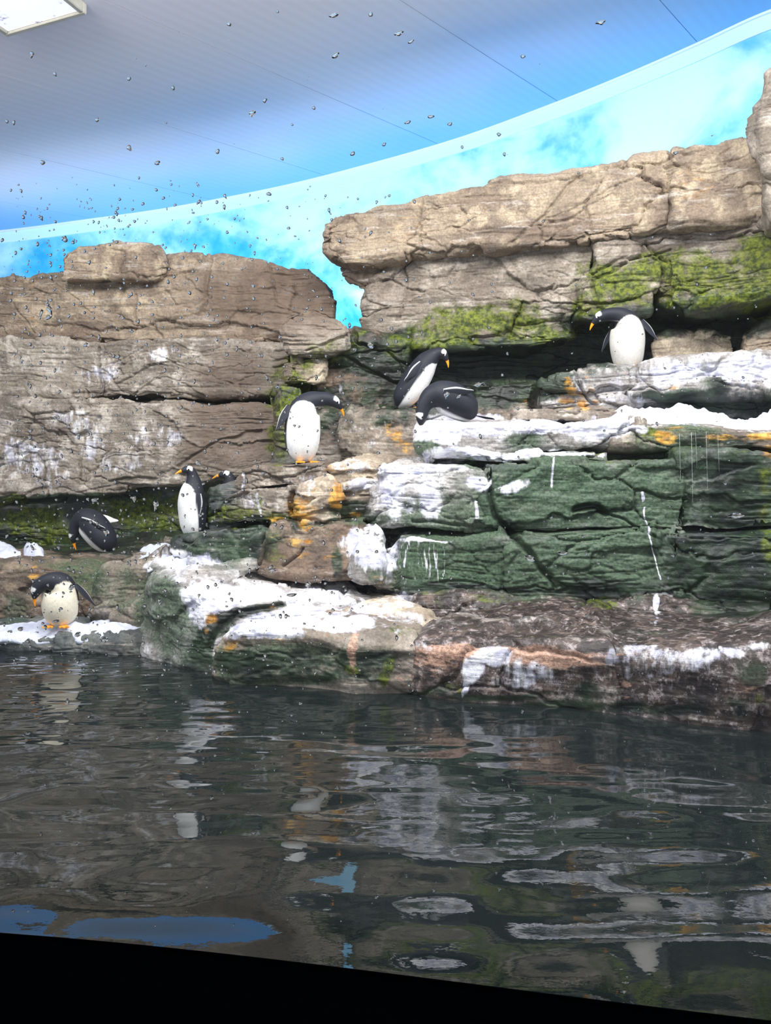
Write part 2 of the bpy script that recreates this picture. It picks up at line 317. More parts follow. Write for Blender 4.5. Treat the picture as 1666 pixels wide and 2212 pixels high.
crack([(1455, 330), (1465, 370), (1450, 480)], 5, .05); crack([(905, 430), (900, 470), (906, 540)], 4, .04); crack([(1250, 390), (1190, 470), (1110, 520)], 5, .04); crack([(1300, 400), (1270, 440), (1290, 500)], 4, .04)
crack([(870, 545), (880, 600), (860, 690)], 4, .04); crack([(650, 760), (700, 735), (760, 715)], 5, .05); crack([(605, 778), (680, 772)], 3, .04); crack([(605, 792), (675, 788)], 3, .04)
crack([(1375, 785), (1378, 830), (1350, 860)], 5, .06); crack([(1262, 808), (1268, 850), (1290, 880)], 5, .06); crack([(1440, 850), (1400, 830), (1380, 810)], 3, .03)
crack([(540, 1222), (560, 1180), (580, 1135)], 4, .05); crack([(610, 1215), (640, 1195), (650, 1175)], 4, .05)
stain('b', (600, 650, 170, 90, .8), (560, 800, 110, 60, .55), (500, 950, 120, 70, .8), (430, 640, 50, 60, .5), (860, 640, 60, 40, .4), (1180, 500, 90, 40, .4), (1240, 440, 60, 90, .35), (700, 940, 60, 40, .5), (560, 880, 60, 20, .7))
streak('x', [(428, 1420), (452, 1372), (482, 1338), (540, 1308), (600, 1296)], 13, 1.0); streak('d', [(428, 1420), (452, 1372), (482, 1338), (540, 1308), (600, 1296)], 12, 1.0)
stain('x', (640, 1236, 180, 10, .6), (380, 1262, 30, 10, .5), (700, 1300, 60, 6, .5), (820, 1270, 40, 30, .5))
crack([(440, 1400), (470, 1350), (520, 1315), (600, 1292), (640, 1284), (720, 1276), (750, 1262)], 6, .05); crack([(345, 1262), (400, 1262), (452, 1240), (480, 1244), (520, 1256), (640, 1262), (650, 1270)], 4, .025)
crack([(700, 1320), (760, 1300), (850, 1310)], 4, .03); crack([(590, 1340), (680, 1330), (800, 1345)], 4, .02)
stain('g', (235, 800, 40, 26, .6), (350, 765, 34, 20, .58), (185, 810, 36, 18, .5), (60, 990, 80, 46, .6), (180, 950, 40, 70, .54), (330, 945, 80, 30, .56), (150, 900, 60, 22, .54), (100, 1030, 60, 25, .5), (90, 790, 70, 18, .5), (250, 1000, 60, 30, .5))
stain('g', (1120, 1460, 50, 30, .6), (1450, 1436, 110, 22, .56), (900, 1400, 30, 24, .55))
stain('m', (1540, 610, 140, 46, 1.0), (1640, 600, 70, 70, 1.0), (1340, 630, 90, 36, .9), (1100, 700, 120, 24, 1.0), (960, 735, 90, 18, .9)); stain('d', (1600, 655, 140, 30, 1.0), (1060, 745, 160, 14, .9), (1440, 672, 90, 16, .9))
stain('p', (1010, 1400, 90, 20, 1.0), (1190, 1412, 110, 20, 1.1), (940, 1420, 50, 30, .8))
stain('d', (1570, 1200, 130, 60, .85), (1600, 1300, 110, 40, .8), (1480, 1250, 60, 40, .7), (600, 1435, 130, 30, .7), (760, 1425, 100, 34, .65), (520, 1430, 50, 30, .7)); stain('b', (500, 900, 120, 60, .9), (640, 640, 110, 80, 1.0), (480, 640, 60, 70, .8), (520, 800, 90, 50, .8))
stain('x', (610, 1238, 220, 16, .75), (780, 1262, 40, 20, .5), (470, 1240, 40, 12, .5))

def stains_at(V, which=None):
    Y = np.maximum(V[:, 1], .5)
    px = CX + V[:, 0] / Y * F; py = HY - (V[:, 2] - EYE) / Y * F
    wob = 14
    px = px + fbm(V * 3.1 + 5, 3) * wob; py = py + fbm(V * 3.1 + 40, 3) * wob
    E = np.zeros((len(V), 1)); A = np.zeros((len(V), 4)); B = np.zeros((len(V), 4))
    x0, x1, y0, y1 = px.min(), px.max(), py.min(), py.max()
    for (cx, cy, rx, ry, ch, s) in STAIN_AND_SHADE:
        if cx + 1.6 * rx < x0 or cx - 1.6 * rx > x1 or cy + 1.6 * ry < y0 or cy - 1.6 * ry > y1: continue
        r = np.sqrt(((px - cx) / rx) ** 2 + ((py - cy) / ry) ** 2)
        v = s * np.clip((1.5 - r) / .9, 0, 1)
        if ch == 'x': E[:, 0] = np.maximum(E[:, 0], v); continue
        T, k = (A, 'mgod'.index(ch)) if ch in 'mgod' else (B, 'pwlb'.index(ch))
        T[:, k] = np.maximum(T[:, k], v)
    A[:, 1] *= 1 - np.clip(E[:, 0], 0, 1)
    return A, B, px, py

ROCKS = []
def slab(parent, name, ctrl, mat, depth=.8, rnd=.07, rise=0.02, lean=0.0, amp=1.0, ds=.0115, ends=(.12, .12), zb=None, seed=0, block=1.0, strata=1.0, bump=0.0, wrp=1.0, label=None):
    ctrl = [tuple(r) for r in ctrl]
    if ctrl[0][0] <= -150: ctrl = [(-650, *ctrl[0][1:])] + ctrl          # the rockwork runs on beyond the picture
    if ctrl[-1][0] >= 1760: ctrl = ctrl + [(2150, ctrl[-1][1], ctrl[-1][2], ctrl[-1][3] - .1)]
    c = np.array(ctrl, float)
    Pt = np.array([P(r[0], r[1], r[3]) for r in c]); Pb = np.array([P(r[0], r[2], r[3]) for r in c])
    plan = Pt[:, :2]
    s = np.concatenate([[0], np.cumsum(np.hypot(*np.diff(plan, axis=0).T))])
    L = s[-1]; nu = max(6, int(L / ds)); u = np.linspace(0, L, nu)
    X = np.interp(u, s, Pt[:, 0]); Yc = np.interp(u, s, Pt[:, 1]); zt = np.interp(u, s, Pt[:, 2]); zbm = np.interp(u, s, Pb[:, 2])
    if zb is not None: zbm = np.full(nu, zb)
    def sm(a, k):
        k = max(1, int(k)); pad = np.pad(a, k, mode='edge'); return np.convolve(pad, np.ones(2 * k + 1) / (2 * k + 1), 'valid')
    tx, ty = np.gradient(sm(X, nu / 10)), np.gradient(sm(Yc, nu / 10))
    ln = np.hypot(tx, ty) + 1e-9; nx, ny = ty / ln, -tx / ln        # outward = towards the viewer for a left-to-right path
    H = np.maximum(zt - zbm, .02); r = np.minimum(rnd, .45 * H)
    nf = max(4, int(H.max() / ds)); nt_ = max(5, int(min(depth, .7) / (ds * 1.4))); nc = max(4, int(rnd * 1.6 / ds)); nb = max(4, int(min(depth, .3) / (ds * 3)))
    back = depth
    secs_o, secs_z = [], []
    tt = np.linspace(0, 1, nt_) ** .75                               # top, back to front
    for t in tt: secs_o.append(-back + (back - r) * t); secs_z.append(zt + rise * back * (1 - t))
    for k in range(1, nc): 
        a = math.pi / 2 * k / nc; secs_o.append(-r + r * math.sin(a)); secs_z.append(zt - r + r * math.cos(a))
    for k in range(nf + 1):
        w = k / nf; secs_o.append(np.zeros(nu) + bump * math.sin(math.pi * w)); secs_z.append(zt - r - (H - 2 * r) * w)
    for k in range(1, nc):
        a = math.pi / 2 * k / nc; secs_o.append(-r + r * math.cos(a)); secs_z.append(zbm + r - r * math.sin(a))
    for t in np.linspace(0, 1, nb): secs_o.append(-r - (back - r) * t); secs_z.append(zbm + 0 * r)
    O = np.stack([np.broadcast_to(a, (nu,)) for a in secs_o], 1); Z = np.stack([np.broadcast_to(a, (nu,)) for a in secs_z], 1)
    wv = np.clip((zt[:, None] - Z) / H[:, None], 0, 1)
    O = O + lean * wv * H[:, None]
    d0, d1 = u, L - u
    e = np.ones(nu)
    for d, re in ((d0, ends[0]), (d1, ends[1])):
        if re > 0: e = np.minimum(e, np.sqrt(np.maximum(0, 1 - (1 - np.clip(d / re, 0, 1)) ** 2)))
    zm = (zt + zbm) / 2
    O = O - ((1 - e) * min(depth, .35))[:, None]
    Z = zm[:, None] + (Z - zm[:, None]) * (.62 + .38 * e)[:, None]
    V = np.stack([X[:, None] + nx[:, None] * O, Yc[:, None] + ny[:, None] * O, Z], -1)
    nv = V.shape[1]
    du = np.gradient(V, axis=0); dv = np.gradient(V, axis=1)
    Nn = np.cross(du, dv); Nn = Nn / (np.linalg.norm(Nn, axis=-1, keepdims=True) + 1e-9)
    mid = V[nu // 2, nt_ + nc + nf // 2]; nm = Nn[nu // 2, nt_ + nc + nf // 2]
    if nm[1] > 0: Nn = -Nn
    p = V.reshape(-1, 3); N_ = Nn.reshape(-1, 3)
    wf_ = np.stack([fbm(p * 1.6 + 200, 3), fbm(p * 1.6 + 240, 2), fbm(p * np.array([1.1, 1.1, 2]) + 280, 3)], -1) * np.array([.10, .04, .05]) * min(1, wrp)
    q = p + seed * 3.7
    disp = fbm(q * 1.5, 3) * .085 * amp
    g = p                                                            # joints run on from block to block
    warp = np.stack([fbm(g * 1.3 + 9, 2), fbm(g * 1.3 + 31, 2), fbm(g * 1.3 + 77, 2)], -1)
    jag = np.stack([fbm(g * 9 + 300, 3), fbm(g * 9 + 330, 3), fbm(g * 9 + 360, 3)], -1)
    w1, w2, wid = worley((g + warp * np.array([.30, .30, .10]) + jag * .05) * np.array([.85, .8, 2.6]))
    gate = np.clip(.35 + 1.6 * fbm(g * 1.1 + 60, 2), 0, 1)
    disp += block * amp * (wid * .034 - .045 * gate * np.clip(1 - (w2 - w1) / .038, 0, 1))
    w1, w2, wid = worley((g + warp * .12 + jag * .035 + 50) * np.array([2.2, 1.9, 7.5]))
    gate2 = np.clip(.1 + 2.2 * fbm(g * 1.6 + 90, 2), 0, 1)
    disp += block * amp * gate2 * (wid * .020 - .018 * np.clip(1 - (w2 - w1) / .06, 0, 1))
    zz = g[:, 2] + warp[:, 0] * .08 + .025 * fbm(g * 3, 2)
    lay = fbm(np.stack([g[:, 0] * .40 + seed, g[:, 1] * .40, zz * 11], -1), 3, .6)
    gate3 = np.clip(.15 + 2.4 * fbm(g * np.array([1.2, 1.2, 3]) + 140, 2), 0, 1)
    disp += strata * amp * (-.024 * gate3 * np.clip(1 - np.abs(lay) / .07, 0, 1) + .018 * lay)
    disp += fbm(q * 9, 4, .65) * .015 * amp + (np.abs(fbm(q * np.array([14, 14, 34]), 2)) - .2) * .010 * amp
    # visible-face cracks
    A, B, px, py = stains_at(p)
    for (pl, w, dd) in CRACK:
        if pl[:, 0].max() + w < px.min() or pl[:, 0].min() - w > px.max() or pl[:, 1].max() + w < py.min() or pl[:, 1].min() - w > py.max(): continue
        dm = np.full(len(p), 1e3)
        for a, b in zip(pl[:-1], pl[1:]):
            ab = b - a; t = np.clip(((px - a[0]) * ab[0] + (py - a[1]) * ab[1]) / (ab @ ab + 1e-9), 0, 1)
            dm = np.minimum(dm, np.hypot(px - a[0] - ab[0] * t, py - a[1] - ab[1] * t))
        disp -= dd * np.clip(1 - dm / w, 0, 1) ** .8
    ef = np.repeat(np.clip(e * 1.5, .25, 1), nv)
    p2 = p + N_ * (disp * ef)[:, None] + wf_
    faces = grid_faces(nu, nv, wrap_v=True)
    # end caps
    c0, c1 = V[0].mean(0), V[-1].mean(0)
    allv = np.concatenate([p2, [p2[:nv].mean(0)], [p2[-nv:].mean(0)]])
    j = np.arange(nv); j2 = (j + 1) % nv
    cap0 = np.stack([np.full(nv, len(p2)), j2, j], -1); o1 = (nu - 1) * nv
    cap1 = np.stack([np.full(nv, len(p2) + 1), o1 + j, o1 + j2], -1)
    me = mesh_np(name, allv, [faces, cap0, cap1])
    A = np.concatenate([A, A[:1], A[-1:]]); B = np.concatenate([B, B[:1], B[-1:]])
    add_col(me, 'stain', A); add_col(me, 'stain_more', B)  # dark channel of stain also carries painted shade
    bm = bmesh.new(); bm.from_mesh(me); bmesh.ops.recalc_face_normals(bm, faces=bm.faces); bm.to_mesh(me); bm.free()
    o = link(name, me, M[mat], parent)
    if label: o['label'] = label
    ROCKS.append((allv, np.concatenate([faces[:, [0, 1, 2]], faces[:, [0, 2, 3]]])))
    return o
# ================================================================= SETTING
HC = 5.935; TILT = .104
def ceil_z(x, y): return HC + TILT * x
def ywall(px, py): return 4.335 / ((HY - py) / F - TILT * (px - CX) / F)
jun = [(-1000, 556), (-700, 548), (-350, 535), (0, 500), (180, 477), (370, 450), (600, 406), (800, 356), (1000, 298), (1200, 225), (1350, 165), (1500, 100), (1666, 25), (1850, -30), (2150, -62), (2600, -92)]
jp = np.array([(lambda Y: ((px - CX) / F * Y, Y))(ywall(px, py)) for px, py in jun])
def curve_pts(n):
    t = np.linspace(0, len(jp) - 1, n); i = np.minimum(t.astype(int), len(jp) - 2); f = (t - i)[:, None]
    g = lambda k: jp[np.clip(k, 0, len(jp) - 1)]
    p0, p1, p2, p3 = g(i - 1), g(i), g(i + 1), g(i + 2)
    return .5 * (2 * p1 + (p2 - p0) * f + (2 * p0 - 5 * p1 + 4 * p2 - p3) * f ** 2 + (3 * p1 - p0 - 3 * p2 + p3) * f ** 3)
WC = curve_pts(160)
# painted sky wall
m_mural, nt, b, out = newmat('painted_sky'); N = NT(nt)
pos = N.n('ShaderNodeNewGeometry').outputs['Position']
n1 = N.noise(N.mapping(pos, scale=(.55, .55, .8)), 1.0, 5, .55, .5); n2 = N.noise(pos, 2.6, 5, .6, .2)
hz = N.n('ShaderNodeSeparateXYZ'); N.l(pos, hz.inputs[0])
hgt = N.ss(hz.outputs[2], 3.6, 6.0)
cl = N.math('ADD', N.math('ADD', N.math('MULTIPLY', n1, .8), N.math('MULTIPLY', n2, .25)), N.math('MULTIPLY', hgt, .13))
c = N.mix(N.ss(n2, .3, .7), lin((14, 160, 240)), lin((76, 192, 248)))
c = N.mix(N.ss(cl, .48, .76), c, lin((190, 238, 252)))
N.l(c, b.inputs['Base Color']); b.inputs['Roughness'].default_value = .8
n = len(WC)
def wall_strip(name, z0, ztopf, off, mat):
    V = []
    tx, ty = np.gradient(WC[:, 0]), np.gradient(WC[:, 1]); ln = np.hypot(tx, ty); ox, oy = ty / ln, -tx / ln
    for o_ in (off, off - .08):
        for zf in (0, 1):
            V.append(np.stack([WC[:, 0] + ox * o_, WC[:, 1] + oy * o_, (ztopf(WC) if zf else z0(WC))], 1))
    a, bt, c_, d = range(4)
    V4 = np.stack([V[1], V[0], V[2], V[3]], 1)     # ring: front top, front bottom, back bottom, back top
    me = mesh_np(name, V4.reshape(-1, 3), [grid_faces(n, 4, wrap_v=True)], False)
    bm = bmesh.new(); bm.from_mesh(me); bmesh.ops.recalc_face_normals(bm, faces=bm.faces); bm.to_mesh(me); bm.free()
    return link(name, me, mat)
w_back = tag(wall_strip('wall_back', lambda C: np.full(n, -.4), lambda C: HC + TILT * C[:, 0] + .05, 0.0, m_mural), kind='structure')
m_white = simple('white_trim_paint', (214, 234, 252), .45)
m_band = simple('pale_blue_trim', (196, 238, 252), .5)
tag(wall_strip('trim_1', lambda C: HC + TILT * C[:, 0] - .20, lambda C: HC + TILT * C[:, 0] - .004, .025, m_band), kind='structure')
tag(wall_strip('trim_2', lambda C: HC + TILT * C[:, 0] - .03, lambda C: HC + TILT * C[:, 0] + .03, .06, m_white), kind='structure')
# ceiling, built of long panels that run away from the wall
m_ceil, nt, b, out = newmat('ceiling_paint_and_glow'); N = NT(nt)
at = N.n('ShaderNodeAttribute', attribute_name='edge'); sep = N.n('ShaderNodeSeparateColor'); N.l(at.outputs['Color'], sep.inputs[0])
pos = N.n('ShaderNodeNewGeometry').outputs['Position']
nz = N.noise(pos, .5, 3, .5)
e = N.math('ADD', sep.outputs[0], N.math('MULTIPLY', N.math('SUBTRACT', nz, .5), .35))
c = N.mix(N.ss(e, -.1, .95), lin((112, 186, 252)), lin((232, 228, 236)))  # blue glow along the wall is put into the ceiling colour
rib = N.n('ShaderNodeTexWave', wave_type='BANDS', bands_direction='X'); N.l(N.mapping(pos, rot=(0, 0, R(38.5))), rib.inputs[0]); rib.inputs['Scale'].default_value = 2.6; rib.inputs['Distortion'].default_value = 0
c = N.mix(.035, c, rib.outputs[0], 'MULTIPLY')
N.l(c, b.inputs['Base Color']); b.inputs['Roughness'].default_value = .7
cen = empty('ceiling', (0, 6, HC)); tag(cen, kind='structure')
dv = np.array([.62, .785]); dv /= np.linalg.norm(dv); nv_ = np.array([dv[1], -dv[0]])
wn = WC @ nv_; wd = WC @ dv
order = np.argsort(wn); wn_s, wd_s = wn[order], wd[order]
k = 0
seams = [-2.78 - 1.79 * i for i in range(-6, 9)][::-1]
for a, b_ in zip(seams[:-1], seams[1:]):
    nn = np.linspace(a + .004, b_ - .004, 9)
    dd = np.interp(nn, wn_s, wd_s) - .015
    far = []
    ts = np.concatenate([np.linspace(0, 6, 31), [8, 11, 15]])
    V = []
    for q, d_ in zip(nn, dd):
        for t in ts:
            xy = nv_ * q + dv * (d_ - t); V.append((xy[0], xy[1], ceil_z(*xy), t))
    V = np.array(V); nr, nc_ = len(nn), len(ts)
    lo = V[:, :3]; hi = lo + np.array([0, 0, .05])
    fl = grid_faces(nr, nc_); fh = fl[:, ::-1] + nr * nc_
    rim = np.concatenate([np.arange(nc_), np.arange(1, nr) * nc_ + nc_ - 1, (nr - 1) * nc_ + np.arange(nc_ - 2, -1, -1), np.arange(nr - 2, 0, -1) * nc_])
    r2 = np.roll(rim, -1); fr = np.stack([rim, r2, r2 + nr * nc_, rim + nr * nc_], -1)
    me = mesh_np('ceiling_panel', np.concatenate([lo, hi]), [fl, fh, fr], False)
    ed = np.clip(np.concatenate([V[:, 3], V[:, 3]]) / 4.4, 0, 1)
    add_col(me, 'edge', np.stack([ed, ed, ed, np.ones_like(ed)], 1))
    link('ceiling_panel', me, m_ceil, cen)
# dark backing above the panel joints
m_black = simple('underwater_black', (3, 4, 6), .9, .0)
m_dark = simple('joint_backing', (40, 60, 90), .8)
def box_mesh(name, lo, hi, bev=0.0):
    bm = bmesh.new(); bmesh.ops.create_cube(bm, size=1)
    for v in bm.verts:
        v.co = Vector([(lo[i] + hi[i]) / 2 + v.co[i] * (hi[i] - lo[i]) for i in range(3)])
    if bev: bmesh.ops.bevel(bm, geom=bm.edges[:], offset=bev, segments=2, affect='EDGES')
    me = bpy.data.meshes.new(name); bm.to_mesh(me); bm.free(); return me
# skylight box with a dirty diffuser at the upper left
def on_ceiling(px, py):
    Y = ywall(px, py); return np.array([(px - CX) / F * Y, Y])
q0, q1 = on_ceiling(188, 8), on_ceiling(16, 58)
ax = (q1 - q0); wid_ = np.linalg.norm(ax); ax /= wid_; ay = np.array([ax[1], -ax[0]])
if ay[1] > 0: ay = -ay
t = empty('skylight', (*(q0 + q1) / 2, ceil_z(*(q0 + q1) / 2) - .12), 'square white skylight with a dirty diffuser and grey rim in the ceiling', 'skylight')
m_frame = simple('skylight_rim', (176, 172, 160), .6, noise=.25, nscale=9)
m_diff, nt, b, out = newmat('skylight_diffuser'); N = NT(nt)
po = N.n('ShaderNodeNewGeometry').outputs['Position']; sp = N.ss(N.noise(po, 9, 5, .6), .62, .70)
c = N.mix(sp, (.93, .93, .98, 1), lin((150, 150, 178))); N.l(c, b.inputs['Base Color']); N.l(c, b.inputs['Emission Color']); b.inputs['Emission Strength'].default_value = .55
def skybox(name, u0, u1, v0, v1, z0, z1, mat):
    bm = bmesh.new(); vs = []
    for z in (z0, z1):
        for (u, v) in ((u0, v0), (u1, v0), (u1, v1), (u0, v1)):
            xy = q0 + ax * u + ay * v; vs.append(bm.verts.new((xy[0], xy[1], ceil_z(*xy) + z)))
    for f in ((0, 1, 2, 3), (7, 6, 5, 4), (0, 4, 5, 1), (1, 5, 6, 2), (2, 6, 7, 3), (3, 7, 4, 0)): bm.faces.new([vs[i] for i in f])
    bmesh.ops.recalc_face_normals(bm, faces=bm.faces)
    bmesh.ops.bevel(bm, geom=bm.edges[:], offset=.008, segments=1, affect='EDGES')
    me = bpy.data.meshes.new(name); bm.to_mesh(me); bm.free(); return link(name, me, mat, t)
for (u0, u1, v0, v1) in ((0, wid_, 0, .05), (0, wid_, wid_ - .05, wid_), (0, .05, .05, wid_ - .05), (wid_ - .05, wid_, .05, wid_ - .05)):
    skybox('rim', u0, u1, v0, v1, -.10, -.002, m_frame)
skybox('diffuser', .05, wid_ - .05, .05, wid_ - .05, -.085, -.05, m_diff)
# pool floor
m_floor = simple('pool_floor_coating', (24, 30, 32), .9, noise=.3, nscale=3)
fl = link('floor', box_mesh('floor', (-14, 1.5, -.62), (12, 16, -.45)), m_floor); tag(fl, kind='structure')

# ================================================================= ROCK
def rock_thing(loc, label, name='rock_cliff', cat='rock'):
    return empty(name, P(*loc) , label, cat)
# --- left cliff
A = rock_thing((300, 1180, 9.0), 'tall layered grey-brown cliff on the left below the painted sky')
slab(A, 'rock_layer', [(-200, 600, 745, 9.35), (0, 592, 745, 9.25), (126, 578, 745, 9.2), (360, 549, 745, 9.12), (420, 549, 745, 9.08), (540, 557, 745, 9.02), (570, 562, 740, 9.0), (665, 570, 740, 9.0), (692, 590, 740, 9.02), (715, 618, 738, 9.05), (732, 650, 735, 9.1), (738, 690, 720, 9.15)], 'tan', depth=1.2, seed=1, ends=(.1, .10), rnd=.09)
slab(A, 'rock_cap', [(128, 562, 600, 9.0), (140, 536, 605, 8.98), (165, 524, 605, 8.95), (235, 527, 605, 8.95), (250, 521, 605, 8.95), (330, 519, 605, 8.98), (346, 528, 600, 9.0), (362, 552, 580, 9.05)], 'tan', depth=.8, seed=3, ends=(.05, .05), rnd=.05)
slab(A, 'rock_layer', [(-200, 735, 862, 8.95), (0, 735, 862, 8.9), (100, 726, 860, 8.85), (228, 732, 858, 8.84), (300, 720, 858, 8.8), (420, 728, 856, 8.82), (520, 730, 858, 8.86), (640, 736, 858, 8.88)], 'ash', depth=.9, seed=4, rnd=.10, ends=(.1, .06))
slab(A, 'rock_layer', [(-200, 866, 1090, 8.8), (0, 864, 1088, 8.75), (90, 868, 1085, 8.7), (178, 866, 1082, 8.7), (260, 860, 1066, 8.66), (390, 862, 1056, 8.66), (480, 866, 1040, 8.7), (640, 866, 1010, 8.74)], 'ash', depth=.9, seed=7, rnd=.10, ends=(.1, .08))
slab(A, 'rock_base', [(-200, 1055, 1300, 9.15), (100, 1050, 1300, 9.1), (300, 1040, 1300, 9.05), (480, 1000, 1300, 9.0), (640, 980, 1300, 9.0)], 'slate', depth=.7, seed=10, zb=-.45)
slab(A, 'rock_core', [(-200, 640, 1100, 9.7), (300, 620, 1100, 9.6), (660, 660, 1100, 9.5), (725, 728, 1100, 9.4)], 'brown', depth=.5, seed=70, ends=(.1, .1), ds=.03)
# --- low rocks on the left
B = rock_thing((160, 1345, 7.4), 'low green-stained rock shelf at the left waterline below the cliff', 'rock_shelf')
slab(B, 'rock_step', [(-200, 1206, 1275, 8.0), (0, 1206, 1275, 7.95), (140, 1200, 1275, 7.9), (230, 1192, 1270, 7.9), (340, 1188, 1270, 7.9), (400, 1190, 1260, 7.75), (660, 1192, 1260, 7.7)], 'grey', depth=1.4, seed=11, rnd=.09, zb=-.45)
slab(B, 'rock_step', [(-200, 1222, 1400, 7.45), (0, 1222, 1400, 7.4), (90, 1216, 1400, 7.35), (170, 1222, 1400, 7.35), (230, 1232, 1400, 7.4)], 'brown', depth=.7, seed=12, rnd=.10, zb=-.45)
slab(B, 'boulder', [(188, 1250, 1400, 7.25), (215, 1212, 1400, 7.1), (280, 1200, 1400, 7.0), (345, 1204, 1400, 6.95), (375, 1215, 1400, 7.0)], 'grey', depth=.8, seed=13, rnd=.14, zb=-.45)
slab(B, 'boulder', [(222, 1330, 1400, 6.95), (255, 1295, 1400, 6.85), (310, 1288, 1400, 6.8), (345, 1310, 1400, 6.8)], 'grey', depth=.5, seed=14, rnd=.12, zb=-.45)
slab(B, 'rock_lip', [(-200, 1380, 1420, 6.66), (0, 1378, 1420, 6.62), (180, 1379, 1420, 6.60), (340, 1384, 1420, 6.56)], 'slate', depth=.9, seed=15, rnd=.05, zb=-.45, wrp=.3)
# --- boulder column between the cliffs
C_ = rock_thing((720, 1000, 8.4), 'mossy boulder pile between the left cliff and the overhanging cliff', 'boulder_pile')
slab(C_, 'boulder', [(594, 735, 776, 8.25), (601, 690, 780, 8.15), (618, 672, 780, 8.1), (700, 672, 776, 8.1), (742, 682, 768, 8.15), (775, 700, 758, 8.25)], 'ash', depth=.8, seed=16, rnd=.13, ends=(.05, .12), block=.3, wrp=.6)
slab(C_, 'boulder', [(690, 720, 800, 8.4), (735, 704, 800, 8.4), (800, 716, 810, 8.4), (905, 735, 815, 8.5)], 'brown', depth=.8, seed=17, rnd=.10)
slab(C_, 'boulder', [(588, 774, 836, 8.25), (625, 772, 836, 8.2), (690, 770, 834, 8.25), (720, 772, 830, 8.35)], 'warm', depth=.7, seed=18, rnd=.05)
slab(C_, 'boulder', [(660, 790, 905, 8.42), (760, 785, 905, 8.4), (905, 790, 905, 8.5)], 'brown', depth=.7, seed=19, rnd=.07)
slab(C_, 'boulder', [(572, 838, 1010, 8.3), (600, 832, 1010, 8.28), (640, 834, 1010, 8.28), (668, 840, 1010, 8.35)], 'slate', depth=.7, seed=20, rnd=.07)
slab(C_, 'boulder', [(640, 878, 1040, 8.2), (700, 872, 1040, 8.1), (760, 880, 1040, 8.0), (800, 884, 1040, 8.0)], 'grey', depth=.8, seed=21, rnd=.08)
slab(C_, 'boulder', [(728, 905, 1040, 7.85), (770, 890, 1040, 7.75), (850, 882, 1040, 7.7), (925, 880, 1040, 7.7)], 'grey', depth=.9, seed=22, rnd=.07)
# --- right, overhanging cliff
D = rock_thing((1200, 700, 8.2), 'long overhanging tan cliff on the right with a mossy underside')
slab(D, 'rock_cap', [(692, 496, 512, 8.5), (699, 480, 548, 8.45), (722, 464, 560, 8.4), (745, 451, 572, 8.35), (900, 421, 552, 8.2), (1040, 398, 536, 8.02), (1082, 375, 534, 7.95), (1180, 377, 528, 7.85), (1300, 356, 516, 7.7), (1480, 318, 492, 7.5)], 'tan', depth=1.2, seed=23, rnd=.10, ends=(.06, .1))
slab(D, 'rock_cap', [(1450, 322, 492, 7.48), (1560, 296, 480, 7.38), (1650, 270, 468, 7.3), (1765, 200, 440, 7.1)], 'tan', depth=1.2, seed=24, rnd=.09, ends=(.07, .1))
slab(D, 'rock_layer', [(742, 570, 602, 8.8), (765, 560, 622, 8.7), (800, 556, 634, 8.62), (860, 545, 640, 8.55)], 'brown', depth=.9, seed=25, rnd=.06, ends=(.06, .05))
slab(D, 'rock_layer', [(783, 640, 714, 8.7), (800, 600, 722, 8.55), (880, 548, 728, 8.42), (1000, 536, 708, 8.27), (1110, 526, 700, 8.15), (1290, 512, 680, 7.95)], 'grey', depth=1.0, seed=26, rnd=.10, ends=(.10, .08), lean=-.08)
slab(D, 'rock_layer', [(1275, 512, 664, 7.85), (1400, 494, 640, 7.7), (1520, 476, 620, 7.6), (1765, 420, 570, 7.2)], 'grey', depth=1.0, seed=27, rnd=.10, ends=(.08, .08))
slab(D, 'mossy_lip', [(880, 700, 750, 8.45), (1000, 676, 756, 8.3), (1130, 668, 752, 8.18), (1255, 660, 722, 8.08)], 'grey', depth=.7, seed=28, rnd=.06)
slab(D, 'mossy_lip', [(1240, 600, 690, 7.95), (1330, 570, 690, 7.75), (1425, 566, 676, 7.7)], 'grey', depth=.8, seed=29, rnd=.10)
slab(D, 'mossy_lip', [(1418, 552, 668, 7.62), (1520, 545, 672, 7.5), (1640, 530, 660, 7.4), (1765, 500, 640, 7.2)], 'grey', depth=.8, seed=30, rnd=.10)
slab(D, 'grotto_back', [(840, 690, 940, 8.9), (1200, 660, 940, 8.8), (1500, 620, 940, 8.5), (1765, 560, 940, 8.2)], 'slate', depth=.5, seed=31)
slab(D, 'boulder', [(1400, 730, 800, 8.1), (1440, 712, 800, 8.0), (1560, 706, 800, 7.95), (1612, 712, 800, 8.0)], 'warm', depth=.5, seed=32, rnd=.07)
slab(D, 'boulder', [(1588, 720, 800, 7.85), (1630, 700, 800, 7.75), (1680, 672, 800, 7.65), (1800, 660, 800, 7.6)], 'warm', depth=.5, seed=33, rnd=.08)
E = rock_thing((1690, 480, 6.9), 'upright grey rock face at the right edge in front of the long cliff', 'standing_rock')
slab(E, 'rock_layer', [(1634, 276, 292, 7.05), (1641, 228, 330, 7.0), (1652, 205, 352, 6.95), (1662, 166, 378, 6.9), (1700, 120, 390, 6.85), (1800, 90, 400, 6.8)], 'grey', depth=.6, seed=34, rnd=.06, ends=(.03, .05))
slab(E, 'rock_layer', [(1648, 330, 460, 7.0), (1662, 318, 480, 6.95), (1700, 310, 480, 6.9), (1800, 300, 480, 6.85)], 'grey', depth=.6, seed=35, rnd=.06, ends=(.04, .05))
